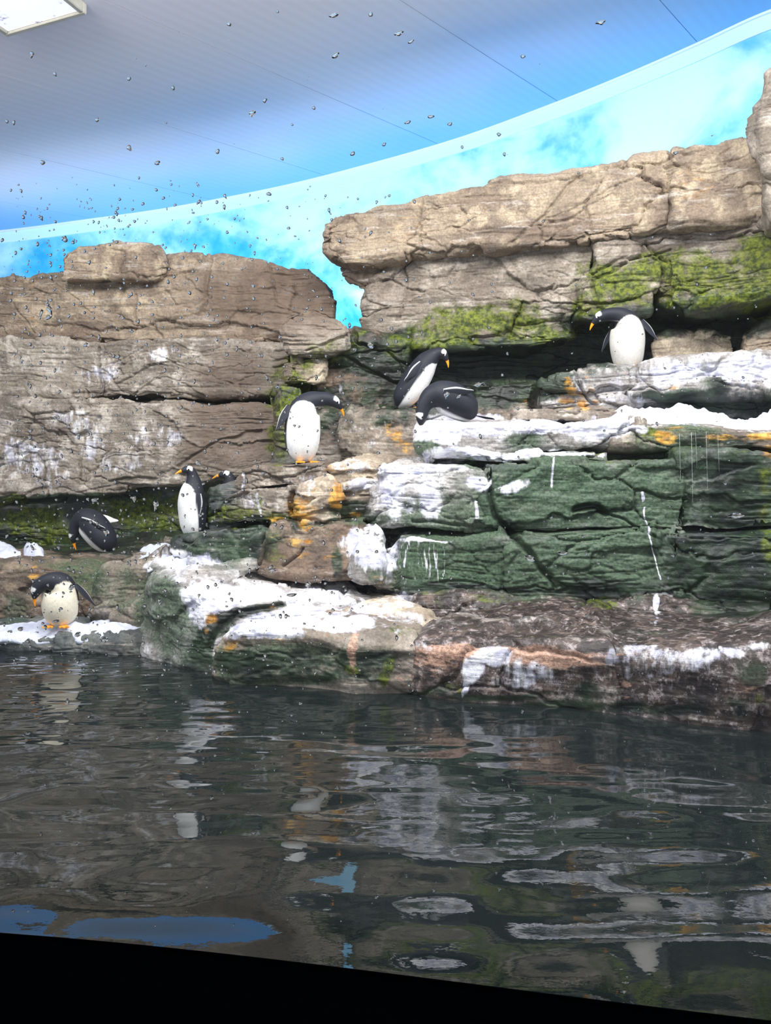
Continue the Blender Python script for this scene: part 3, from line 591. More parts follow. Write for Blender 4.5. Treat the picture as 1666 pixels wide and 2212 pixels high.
# --- upper ledge
U = rock_thing((1420, 890, 7.3), 'pale guano-stained upper ledge under the overhang with one penguin on it', 'rock_ledge')
slab(U, 'stone_block', [(1157, 845, 892, 7.55), (1165, 822, 895, 7.48), (1185, 810, 895, 7.42), (1262, 801, 895, 7.38), (1384, 786, 895, 7.32)], 'pale', depth=1.2, seed=36, rnd=.06, ends=(.07, .03))
slab(U, 'stone_block', [(1366, 786, 866, 7.26), (1450, 772, 862, 7.2), (1666, 752, 854, 7.05), (1765, 735, 840, 6.9)], 'pale', depth=1.3, seed=37, rnd=.05, ends=(.05, .05))
slab(U, 'stone_block', [(1350, 856, 915, 7.4), (1500, 850, 915, 7.36), (1666, 840, 915, 7.25), (1765, 830, 915, 7.1)], 'slate', depth=.8, seed=38, rnd=.05)
slab(U, 'stone_block', [(1008, 835, 925, 7.85), (1035, 818, 925, 7.8), (1090, 812, 925, 7.75), (1165, 816, 925, 7.7)], 'grey', depth=.7, seed=39, rnd=.07)
# --- middle terrace (white lip, green wall)
G = rock_thing((1250, 1290, 6.6), 'broad terrace with a white lip and a wet green algae wall', 'rock_terrace')
slab(G, 'thin_slab', [(1090, 899, 914, 7.18), (1120, 889, 914, 7.14), (1300, 885, 914, 7.08), (1330, 894, 915, 7.05), (1445, 908, 918, 6.98)], 'grey', depth=.7, seed=40, rnd=.02, ends=(.1, .1), amp=.5)
slab(G, 'ledge_lip', [(903, 945, 974, 7.02), (911, 926, 976, 6.98), (930, 914, 978, 6.95), (1100, 911, 978, 6.88), (1320, 916, 976, 6.8)], 'pale', depth=1.5, seed=41, rnd=.05, ends=(.06, .03))
slab(G, 'ledge_lip', [(1305, 916, 976, 6.78), (1480, 914, 976, 6.7), (1666, 926, 976, 6.58), (1765, 930, 976, 6.4)], 'grey', depth=1.5, seed=42, rnd=.05, ends=(.04, .03))
slab(G, 'ledge_lip', [(910, 972, 1006, 6.96), (932, 964, 1004, 6.92), (1100, 972, 1002, 6.82), (1310, 982, 1004, 6.74)], 'pale', depth=1.0, seed=43, rnd=.04, ends=(.06, .05))
slab(G, 'wall_block', [(788, 1110, 1145, 7.0), (808, 1050, 1150, 6.92), (832, 1004, 1152, 6.86), (850, 998, 1154, 6.82), (1000, 998, 1154, 6.74), (1062, 1002, 1154, 6.72)], 'pale', depth=.8, seed=44, rnd=.06, ends=(.06, .04), lean=.10)
slab(G, 'wall_block', [(1038, 1000, 1152, 6.70), (1200, 1000, 1154, 6.64), (1340, 994, 1152, 6.6), (1490, 988, 1152, 6.52)], 'slate', depth=.8, seed=45, rnd=.05, ends=(.04, .05), lean=.05)
slab(G, 'wall_block', [(808, 1235, 1290, 6.78), (826, 1185, 1292, 6.72), (858, 1158, 1292, 6.66), (1000, 1156, 1294, 6.58), (1118, 1150, 1294, 6.55)], 'slate', depth=.8, seed=46, rnd=.06, ends=(.06, .04), lean=.12)
slab(G, 'wall_block', [(1092, 1150, 1296, 6.52), (1300, 1148, 1296, 6.44), (1490, 1142, 1296, 6.34)], 'slate', depth=.8, seed=47, rnd=.05, ends=(.04, .05), lean=.05)
slab(G, 'wall_block', [(1458, 970, 1146, 6.52), (1560, 972, 1150, 6.44), (1640, 972, 1150, 6.36), (1765, 975, 1150, 6.15)], 'slate', depth=.8, seed=48, rnd=.06, ends=(.05, .04))
slab(G, 'wall_block', [(1462, 1144, 1310, 6.36), (1600, 1142, 1316, 6.22), (1765, 1142, 1320, 6.0)], 'slate', depth=.8, seed=49, rnd=.06, ends=(.05, .04))
slab(G, 'wall_foot', [(812, 1290, 1350, 6.62), (900, 1282, 1350, 6.5), (1100, 1280, 1352, 6.42), (1300, 1288, 1356, 6.3), (1500, 1296, 1368, 6.16), (1765, 1300, 1400, 5.8)], 'wet', depth=.7, seed=50, rnd=.12, lean=.25, zb=.2)
slab(G, 'terrace_core', [(825, 1015, 1300, 7.3), (922, 1012, 1300, 7.3), (940, 935, 1300, 7.3), (1100, 925, 1300, 7.2), (1400, 930, 1300, 7.05), (1765, 940, 1300, 6.8)], 'slate', depth=.8, seed=71, zb=.2, ds=.03)
# --- stacked blocks left of the terrace
S = rock_thing((620, 1230, 6.9), 'stack of flat angular grey and ochre-stained blocks left of the green wall', 'block_stack')
slab(S, 'stone_block', [(492, 1040, 1050, 7.2), (515, 1012, 1054, 7.15), (545, 1002, 1056, 7.1), (640, 997, 1052, 7.04), (716, 1000, 1046, 7.04)], 'grey', depth=.55, seed=51, rnd=.035, ends=(.06, .05))
slab(S, 'stone_block', [(708, 1016, 1050, 7.12), (732, 1000, 1054, 7.08), (840, 998, 1056, 7.02)], 'warm', depth=1.0, seed=52, rnd=.035, ends=(.05, .05))
slab(S, 'stone_block', [(440, 1098, 1122, 7.15), (466, 1066, 1130, 7.0), (515, 1050, 1132, 6.94), (642, 1047, 1130, 6.9)], 'grey', depth=.5, seed=53, rnd=.05, ends=(.06, .05))
slab(S, 'stone_block', [(634, 1072, 1118, 6.92), (656, 1046, 1136, 6.86), (725, 1038, 1138, 6.84), (742, 1044, 1136, 6.88)], 'warm', depth=.8, seed=54, rnd=.06, ends=(.06, .05))
slab(S, 'stone_block', [(722, 1044, 1130, 7.0), (760, 1036, 1130, 6.96), (850, 1034, 1130, 6.96)], 'warm', depth=.8, seed=55, rnd=.05, ends=(.05, .05))
slab(S, 'stone_block', [(398, 1178, 1226, 7.0), (424, 1140, 1230, 6.85), (470, 1128, 1232, 6.78), (566, 1124, 1230, 6.74)], 'slate', depth=.9, seed=56, rnd=.06, ends=(.07, .05))
slab(S, 'stone_block', [(538, 1200, 1232, 6.74), (562, 1160, 1234, 6.68), (585, 1134, 1236, 6.64), (700, 1130, 1240, 6.58), (788, 1128, 1244, 6.55)], 'brown', depth=.9, seed=57, rnd=.04, ends=(.05, .04), lean=.12)
slab(S, 'stone_block', [(742, 1238, 1256, 6.45), (758, 1200, 1260, 6.42), (776, 1162, 1262, 6.38), (822, 1172, 1262, 6.38), (838, 1186, 1258, 6.42)], 'pale', depth=.4, seed=58, rnd=.05, ends=(.04, .06), lean=.18)
slab(S, 'stone_block', [(795, 1236, 1275, 6.48), (818, 1205, 1278, 6.44), (870, 1240, 1285, 6.42)], 'grey', depth=.4, seed=59, rnd=.06, ends=(.05, .05))
slab(S, 'stone_block', [(430, 1052, 1260, 7.35), (600, 1020, 1260, 7.25), (860, 1010, 1280, 7.2)], 'slate', depth=.35, seed=60, rnd=.05, zb=.3)
slab(S, 'stone_block', [(370, 1170, 1226, 7.2), (390, 1156, 1230, 7.12), (480, 1150, 1232, 7.1)], 'slate', depth=.6, seed=72, rnd=.05, ends=(.06, .05), zb=.3)
# --- low white ledge
T = rock_thing((600, 1455, 5.9), 'low rounded ledge above the water whitened with guano', 'rock_ledge')
slab(T, 'ledge_top', [(318, 1236, 1440, 6.75), (332, 1226, 1440, 6.55), (352, 1228, 1440, 6.32), (392, 1252, 1450, 6.08), (440, 1268, 1455, 5.98), (520, 1276, 1455, 5.98), (640, 1280, 1440, 6.05), (760, 1284, 1400, 6.12), (850, 1278, 1380, 6.3)], 'pale', depth=1.3, seed=61, rnd=.16, ends=(.1, .15), zb=-.45, rise=.03, block=.5, lean=.12)
slab(T, 'ledge_back', [(318, 1222, 1440, 7.1), (345, 1216, 1440, 7.0), (430, 1214, 1440, 6.98), (520, 1222, 1440, 7.0)], 'pale', depth=.8, seed=73, rnd=.07, zb=-.45)
slab(T, 'ledge_tongue', [(468, 1395, 1455, 5.85), (480, 1362, 1462, 5.7), (515, 1346, 1465, 5.58), (700, 1350, 1475, 5.45), (850, 1362, 1490, 5.4), (920, 1372, 1490, 5.4)], 'grey', depth=1.1, seed=62, rnd=.15, ends=(.10, .12), zb=-.45, rise=.04, block=.5)
slab(T, 'ledge_hump', [(560, 1330, 1380, 5.98), (620, 1308, 1380, 5.92), (700, 1312, 1390, 5.85), (800, 1318, 1390, 5.85), (880, 1320, 1390, 5.9), (960, 1325, 1390, 6.0)], 'warm', depth=.7, seed=63, rnd=.10, ends=(.15, .2), zb=0, rise=.05)
H_ = rock_thing((1300, 1540, 5.0), 'low wet brown ledge at the right waterline with peach and white patches', 'rock_ledge')
slab(H_, 'ledge_front', [(850, 1382, 1492, 5.5), (900, 1372, 1500, 5.38), (1000, 1378, 1505, 5.24), (1100, 1374, 1515, 5.15), (1250, 1380, 1535, 4.96), (1340, 1392, 1540, 4.9)], 'wet', depth=1.4, seed=64, amp=.65, rnd=.10, ends=(.12, .08), zb=-.45, rise=.0)
slab(H_, 'ledge_front', [(1290, 1398, 1548, 4.95), (1450, 1408, 1550, 4.84), (1560, 1416, 1556, 4.76), (1640, 1398, 1560, 4.7), (1765, 1390, 1580, 4.5)], 'wet', depth=1.4, seed=65, amp=.65, rnd=.10, ends=(.08, .08), zb=-.45, rise=.0)

# --- thin streams of water falling from the terrace lip
m_strand, nt, b, out = newmat('falling_water'); b.inputs['Base Color'].default_value = (.9, .95, .95, 1); b.inputs['Roughness'].default_value = .05; b.inputs['Transmission Weight'].default_value = .8; b.inputs['IOR'].default_value = 1.33
ws = rock_thing((1500, 1080, 6.2), 'thin streams of water falling past the dark wall at the right', 'water_trickle', 'water')
for k, (x, y0, y1, w) in enumerate([(1468, 936, 1040, 1.0), (1494, 934, 1085, 1.3), (1503, 934, 1010, .8), (1526, 932, 1060, 1.1), (1551, 934, 1020, .8)]):
    rows = []
    for q in range(16):
        t = q / 15; c0 = P(x + 3 * t, y0 + (y1 - y0) * t, 6.42 - .10 * math.sqrt(t)); rr = .0015 * w * (1 + .5 * math.sin(q * 2.1 + k)) * (1 - .5 * t)
        for a in range(6): rows.append(c0 + np.array([rr * math.cos(a * 1.0472), rr * math.sin(a * 1.0472), 0]))
    me = mesh_np('strand', rows, [grid_faces(16, 6, wrap_v=True), np.arange(6)[None, ::-1], 90 + np.arange(6)[None]]); link('strand', me, m_strand, ws)

# one BVH of all rock to set things down on
_v, _f, _o = [], [], 0
for v, f in ROCKS:
    _v.append(v); _f.append(f + _o); _o += len(v)
BV = BVHTree.FromPolygons(np.concatenate(_v).tolist(), np.concatenate(_f).tolist())
def drop(x, y, z0):
    h = BV.ray_cast(Vector((x, y, z0)), Vector((0, 0, -1)))
    return h[0].z if h[0] is not None else z0
# ================================================================= PENGUINS
m_feather, nt, b, out = newmat('penguin_feathers'); N = NT(nt)
at = N.n('ShaderNodeAttribute', attribute_name='plumage'); po = N.n('ShaderNodeTexCoord').outputs['Object']
fn = N.noise(po, 60, 4, .7); sp = N.ss(N.noise(po, 14, 4, .6), .66, .76)
c = N.mix(.35, at.outputs['Color'], N.mix(N.ss(fn, .3, .7), (.7, .7, .7), (1.25, 1.25, 1.25)), 'MULTIPLY')
c = N.mix(N.math('MULTIPLY', sp, .45), c, lin((120, 114, 108)))
c = N.mix(N.math('MULTIPLY', N.ss(N.noise(po, 7, 4, .6), .45, .7), .25), c, N.mix(.5, c, lin((150, 140, 124)), 'MULTIPLY'))
N.l(c, b.inputs['Base Color']); b.inputs['Roughness'].default_value = .6; b.inputs['Specular IOR Level'].default_value = .3
bp = N.n('ShaderNodeBump'); bp.inputs['Strength'].default_value = .25; bp.inputs['Distance'].default_value = .004; N.l(fn, bp.inputs['Height']); N.l(bp.outputs[0], b.inputs['Normal'])
m_beak = simple('penguin_beak_orange', (246, 150, 22), .4, noise=.12, nscale=60)
m_foot = simple('penguin_foot_orange', (240, 158, 52), .55, noise=.2, nscale=50)
m_eye = simple('penguin_eye', (12, 10, 10), .15)
BLACK, WHITE, CREAM = np.array(lin((34, 36, 46)) + (1,)), np.array(lin((232, 232, 230)) + (1,)), np.array(lin((236, 228, 206)) + (1,))
DIRTY = np.array(lin((206, 203, 196)) + (1,))
RW = [.030, .088, .118, .128, .124, .108, .080, .062, .052, .047, .031, .015]
RD = [.028, .080, .108, .120, .115, .100, .080, .064, .054, .047, .029, .014]
POSE = {
 'upright': [(-.03, 0, .015), (-.02, 0, .05), (-.01, 0, .13), (.0, 0, .25), (.01, 0, .38), (0, 0, .48), (-.005, 0, .555), (0, 0, .61), (.012, 0, .655), (.045, 0, .685), (.085, 0, .682), (.112, 0, .676)],
 'bow': [(-.04, 0, .015), (-.02, 0, .05), (-.01, 0, .13), (.0, 0, .25), (.0, 0, .37), (.015, 0, .455), (.08, 0, .515), (.16, 0, .53), (.225, 0, .525), (.275, 0, .503), (.31, 0, .472), (.33, 0, .448)],
 'bowside': [(-.04, 0, .015), (-.02, 0, .05), (-.01, 0, .13), (.0, 0, .25), (.0, .0, .37), (.012, .012, .455), (.045, .06, .512), (.075, .125, .532), (.095, .19, .53), (.108, .245, .508), (.115, .282, .476), (.118, .302, .450)],
 'lean': [(-.15, 0, .02), (-.12, 0, .06), (-.075, 0, .13), (0, 0, .24), (.07, 0, .35), (.12, 0, .43), (.17, 0, .485), (.21, 0, .515), (.25, 0, .53), (.287, 0, .515), (.312, 0, .482), (.324, 0, .455)],
 'crouch': [(-.21, 0, .06), (-.175, 0, .08), (-.11, 0, .12), (-.03, 0, .165), (.045, 0, .195), (.105, 0, .20), (.16, 0, .18), (.20, 0, .14), (.222, 0, .09), (.23, 0, .042), (.232, 0, .0), (.23, 0, -.025)],
 'hunch': [(-.16, 0, .03), (-.13, 0, .07), (-.08, 0, .14), (-.02, 0, .215), (.04, 0, .28), (.09, 0, .31), (.14, 0, .295), (.175, 0, .255), (.19, 0, .205), (.20, 0, .16), (.20, 0, .12), (.198, 0, .095)],
 'preen': [(-.05, 0, .015), (-.03, 0, .05), (-.015, 0, .11), (.0, 0, .20), (.0, 0, .29), (.015, .0, .355), (.045, .04, .39), (.07, .09, .39), (.085, .135, .365), (.09, .16, .325), (.09, .172, .285), (.09, .176, .26)],
}
def penguin(label, px, py, Y, heading, pose, scale=1.0, flip=((18, .10), (18, .10)), belly=WHITE, feet=True, z=None, lower=0.0, group='gentoo penguins on the rocks', beak_len=.078, fat=1.0, bk=1.0, side=1, tw=.35, zfrom=None):
    base = P(px, py, Y)
    if z is None: z = drop(base[0], base[1], base[2] + .35 if zfrom is None else zfrom)
    base[2] = z - lower
    Fv = np.array([math.cos(R(heading)), math.sin(R(heading)), 0]); Sv = np.array([-Fv[1], Fv[0], 0]); Zv = np.array([0, 0, 1.0])
    root = empty('penguin', base, label, 'penguin', group)
    ctrl = np.array(POSE[pose]) * scale * np.array([1, side, 1])
    K = len(ctrl); nr = 100; kk = np.linspace(0, K - 1, nr)
    def cr(A, t):
        i = np.minimum(t.astype(int), K - 2); f = (t - i)
        if A.ndim > 1: f = f[:, None]
        g = lambda q: A[np.clip(q, 0, K - 1)]
        return .5 * (2 * g(i) + (g(i + 1) - g(i - 1)) * f + (2 * g(i - 1) - 5 * g(i) + 4 * g(i + 1) - g(i + 2)) * f ** 2 + (3 * g(i) - g(i - 1) - 3 * g(i + 1) + g(i + 2)) * f ** 3)
    Cc = cr(ctrl, kk); ft = np.array([1, 1, 1, 1, 1, .9, .4, 0, 0, 0, 0, 0]) * (fat - 1) + 1
    rw = cr(np.array(RW) * scale * ft, kk); rd = cr(np.array(RD) * scale * ft, kk)
    C3 = base + Cc[:, :1] * Fv + Cc[:, 1:2] * Sv + Cc[:, 2:] * Zv
    T = np.gradient(C3, axis=0); T /= np.linalg.norm(T, axis=1, keepdims=True)
    A_ = Sv - (T @ Sv)[:, None] * T; A_ /= np.linalg.norm(A_, axis=1, keepdims=True)
    if np.abs(ctrl[:, 1]).max() > 0:                                  # neck bent sideways: carry the frame along, then roll the head upright
        for q in range(1, nr):
            A_[q] = A_[q - 1] - (A_[q - 1] @ T[q]) * T[q]; A_[q] /= np.linalg.norm(A_[q])
        B_ = np.cross(A_, T)
        tgt = -Zv - (T @ -Zv)[:, None] * T; tgt /= np.linalg.norm(tgt, axis=1, keepdims=True) + 1e-9
        tgt[-12:] = tgt[-13]
        wb = np.clip((kk - 5.2) / 2.6, 0, 1)[:, None]; wb = wb * wb * (3 - 2 * wb)
        B_ = B_ * (1 - wb) + tgt * wb; B_ -= np.sum(B_ * T, 1, keepdims=True) * T; B_ /= np.linalg.norm(B_, axis=1, keepdims=True)
        A_ = np.cross(T, B_)
    B_ = np.cross(A_, T)
    ns = 56; th = np.linspace(0, 2 * math.pi, ns, endpoint=False)
    V = C3[:, None] + rw[:, None, None] * np.sin(th)[None, :, None] * A_[:, None] + rd[:, None, None] * np.cos(th)[None, :, None] * B_[:, None]
    V = V + (fbm(V * 9 / scale + px, 3) * .010 * scale)[..., None] * (V - C3[:, None]) / (rw[:, None, None] + .03)
    for _ in range(10):
        V[1:-1] = V[1:-1] * .5 + (V[:-2] + V[2:]) * .25
    ang = np.abs((th + math.pi) % (2 * math.pi) - math.pi)[None, :]
    k2 = kk[:, None] + .12 * fbm(V * 30, 2)
    tb = np.where(k2 < 4.3, 1.62 - .10 * np.maximum(0, k2 - 3), 1.49 * np.sqrt(np.maximum(0, 1 - ((k2 - 4.3) / 1.75) ** 2)))
    tb = np.where(k2 > 6.05, 0, tb) * bk
    wht = np.clip((tb - ang) / .10 + .5, 0, 1)
    c = BLACK * (1 - wht[..., None]) + belly * wht[..., None]
    ke = 9.0
    pw = .55 - .30 * np.clip((ang - 1.9) / 1.2, 0, 1)
    eye_p = np.clip((pw - np.abs(k2 - ke + .15 * (ang - 2.0))) / .12, 0, 1) * np.clip((ang - 1.55) / .12, 0, 1)
    c = c * (1 - eye_p[..., None]) + WHITE * eye_p[..., None]
    allv = np.concatenate([V.reshape(-1, 3), C3[:1], C3[-1:]])
    j = np.arange(ns); j2 = (j + 1) % ns
    capa = np.stack([np.full(ns, nr * ns), j2, j], -1); o1 = (nr - 1) * ns; capb = np.stack([np.full(ns, nr * ns + 1), o1 + j, o1 + j2], -1)
    me = mesh_np('body', allv - base, [grid_faces(nr, ns, wrap_v=True), capa, capb])
    add_col(me, 'plumage', np.concatenate([c.reshape(-1, 4), c[0, :1], c[-1, :1]]))
    def part(name, me, mat, loc=None, lab=None):
        o = bpy.data.objects.new(name, me); COL.objects.link(o); o.parent = root
        if not me.materials: me.materials.append(mat)
        if lab: o['label'] = lab
        return o
    bm = bmesh.new(); bm.from_mesh(me); bmesh.ops.recalc_face_normals(bm, faces=bm.faces); bm.to_mesh(me); bm.free()
    part('body', me, m_feather)
    # beak
    Te, Ae, Be, Ce = T[-1], A_[-1], B_[-1], C3[-1]
    nb, ms = 14, 12; rows = []
    for q in range(nb):
        t = q / (nb - 1); w = .0125 * scale * (1 - t) ** .75 + .0012; d_ = .0165 * scale * (1 - t) ** .7 + .0012
        cc = Ce - Te * .012 * scale + Te * beak_len * scale * t + Be * (.016 * scale * t * t)
        for a in np.linspace(0, 2 * math.pi, ms, endpoint=False):
            s_ = math.sin(a); k_ = math.cos(a)
            rows.append(cc + Ae * w * s_ + Be * d_ * k_ - Be * (.002 if abs(s_) > .95 else 0))
    me = mesh_np('beak', np.array(rows) - base, [grid_faces(nb, ms, wrap_v=True), np.arange(ms)[None, ::-1], ((nb - 1) * ms + np.arange(ms))[None]])
    part('beak', me, m_beak)
    # eyes
    ie = int(round((ke + .25) / (K - 1) * (nr - 1)))
    for sg in (-1, 1):
        a = sg * 1.62
        ce = C3[ie] + A_[ie] * rw[ie] * math.sin(a) + B_[ie] * rd[ie] * math.cos(a)
        bm = bmesh.new(); bmesh.ops.create_uvsphere(bm, u_segments=10, v_segments=8, radius=.0085 * scale)
        for v in bm.verts: v.co += Vector(ce - base)
        me = bpy.data.meshes.new('eye'); bm.to_mesh(me); bm.free(); part('eye', me, m_eye)
    # flippers
    for sg, (out_a, fwd) in zip((-1, 1), flip):
        i0 = int(round(4.75 / (K - 1) * (nr - 1)))
        sh = C3[i0] + A_[i0] * rw[i0] * .97 * sg - B_[i0] * rd[i0] * .18
        dirv = -T[i0] * math.cos(R(out_a)) + A_[i0] * sg * math.sin(R(out_a)) + B_[i0] * fwd
        if pose in ('bow', 'lean', 'bowside', 'preen'):                                   # arms of a bending bird still hang along the trunk
            i1 = int(round(3.4 / (K - 1) * (nr - 1))); dirv = -T[i1] * math.cos(R(out_a)) + A_[i1] * sg * math.sin(R(out_a)) + B_[i1] * fwd
        dirv /= np.linalg.norm(dirv)
        bx = B_[int(i0 * .75)] - A_[int(i0 * .75)] * sg * tw; wax = bx - (bx @ dirv) * dirv; wax /= np.linalg.norm(wax); tax = np.cross(dirv, wax)
        if tax @ A_[i0] * sg < 0: tax = -tax
        nl, mr = 22, 14; vs, cs = [], []
        for q in range(nl):
            t = q / (nl - 1); w = scale * (.026 + .018 * math.sin(math.pi * min(1, t * 1.25)) ) * math.sqrt(max(0.02, 1 - t ** 3.2)); h_ = .0085 * scale * (1 - .6 * t)
            cc = sh + dirv * .235 * scale * t - tax * (.028 * scale * t * t) - wax * .022 * scale * t * t
            for a in np.linspace(0, 2 * math.pi, mr, endpoint=False):
                vs.append(cc + wax * w * math.cos(a) + tax * h_ * math.sin(a))
                edge = math.cos(a) < -.86 or (math.sin(a) < -.25)
                cs.append(WHITE * .85 if edge else BLACK)
        me = mesh_np('flipper', np.array(vs) - base, [grid_faces(nl, mr, wrap_v=True), np.arange(mr)[None, ::-1], ((nl - 1) * mr + np.arange(mr))[None]])
        add_col(me, 'plumage', np.array(cs)); part('flipper', me, m_feather)
    # tail: a fan of stiff feathers
    Ct = C3[2]; td = -Fv * .93 - Zv * .30
    if pose in ('crouch', 'hunch'): td = -Fv * .95 - Zv * .18; Ct = C3[3]
    td /= np.linalg.norm(td); vs, fs = [], []
    for q in range(9):
        a = R((q - 4) * 7); dd = td * math.cos(a) + Sv * math.sin(a); wv = Sv * math.cos(a) - td * math.sin(a); up = np.cross(wv, dd); o_ = len(vs); ln = (.17 - .006 * abs(q - 4)) * scale
        for t, w in ((0, .011), (.6, .010), (1, .002)):
            for e1, e2 in ((-1, 0), (0, 1), (1, 0), (0, -1)):
                vs.append(Ct - Zv * .01 + dd * (ln * t) + wv * w * e1 * scale + up * .003 * e2)
        for r_ in range(2):
            for e1 in range(4): fs.append([o_ + r_ * 4 + e1, o_ + r_ * 4 + (e1 + 1) % 4, o_ + r_ * 4 + 4 + (e1 + 1) % 4, o_ + r_ * 4 + 4 + e1])
        fs.append([o_ + 8, o_ + 9, o_ + 10, o_ + 11])
    me = mesh_np('tail', np.array(vs) - base, [np.array(fs)], False); add_col(me, 'plumage', np.tile(BLACK, (len(vs), 1))); part('tail', me, m_feather)
    # webbed feet
    if feet:
        prof = [(-.030, -.008), (-.012, -.016), (.02, -.022), (.062, -.044), (.074, -.036), (.058, -.018), (.082, -.006), (.088, .004), (.080, .010), (.058, .018), (.070, .038), (.060, .044), (.02, .022), (-.012, .016), (-.030, .008)]
        for sg in (-1, 1):
            ctr = base + Sv * .052 * sg * scale + Fv * .035 * scale; ctr[2] = base[2] + lower
            bm = bmesh.new(); lo = []; hi = []
            for f_, s_ in prof:
                p_ = ctr + Fv * f_ * scale + Sv * (s_ + sg * f_ * .25) * scale
                lo.append(bm.verts.new(p_ - base + np.array([0, 0, .0]))); hi.append(bm.verts.new(p_ - base + np.array([0, 0, .016 * scale - max(0, f_) * .08 * scale])))
            n_ = len(prof); bm.faces.new(hi); bm.faces.new(lo[::-1])
            for q in range(n_): bm.faces.new((lo[q], lo[(q + 1) % n_], hi[(q + 1) % n_], hi[q]))
            bmesh.ops.recalc_face_normals(bm, faces=bm.faces)
            me = bpy.data.meshes.new('foot'); bm.to_mesh(me); bm.free(); part('foot', me, m_foot)
    return root
PEN = [
 dict(label='penguin standing on the grey stacked blocks, bowing its head to the right, orange feet showing', px=654, py=990, Y=7.22, heading=-58, pose='bowside', side=1, scale=1.10, fat=1.18, tw=.8, bk=.95, flip=((30, .0), (16, .0))),
 dict(label='penguin leaning forward to the right on the dark rock, above the crouching one', px=893, py=882, Y=7.95, heading=-8, pose='lean', scale=1.06, fat=1.1, bk=.85, flip=((16, -.05), (16, -.05))),
 dict(label='penguin crouching on the white ledge with its head hanging over the edge', px=972, py=912, Y=7.0, heading=194, pose='crouch', scale=1.15, fat=1.12, feet=False, lower=.01, bk=.35, flip=((14, -.1), (10, .1))),
 dict(label='penguin bowing to the left on the pale upper ledge, one flipper held out', px=1356, py=790, Y=7.55, heading=246, pose='bowside', side=-1, scale=1.02, fat=1.25, tw=1.1, belly=DIRTY, bk=.9, flip=((26, .12), (38, -.02)), lower=.03),
 dict(label='upright penguin facing left, standing on the lower dark block below the left cliff', px=416, py=1150, Y=7.35, heading=212, pose='upright', scale=.95, fat=1.12, flip=((6, 0), (8, 0)), feet=False, lower=.04),
 dict(label='penguin hidden behind the stacked blocks with only its head showing', px=497, py=1190, Y=8.2, heading=195, pose='upright', scale=1.06, flip=((4, 0), (4, 0)), feet=False, lower=.0, zfrom=.9),
 dict(label='penguin hunched below the mossy cliff, head bent down to its left', px=205, py=1195, Y=8.1, heading=176, pose='hunch', scale=1.12, feet=False, lower=.02, fat=1.12, bk=.7, flip=((10, -.1), (6, .1))),
 dict(label='cream-bellied penguin standing on the snow at the water, head bent to the left', px=130, py=1357, Y=6.72, heading=-88, pose='preen', side=-1, scale=1.02, fat=1.15, belly=CREAM, flip=((14, 0), (44, -.05)), lower=.02),
]
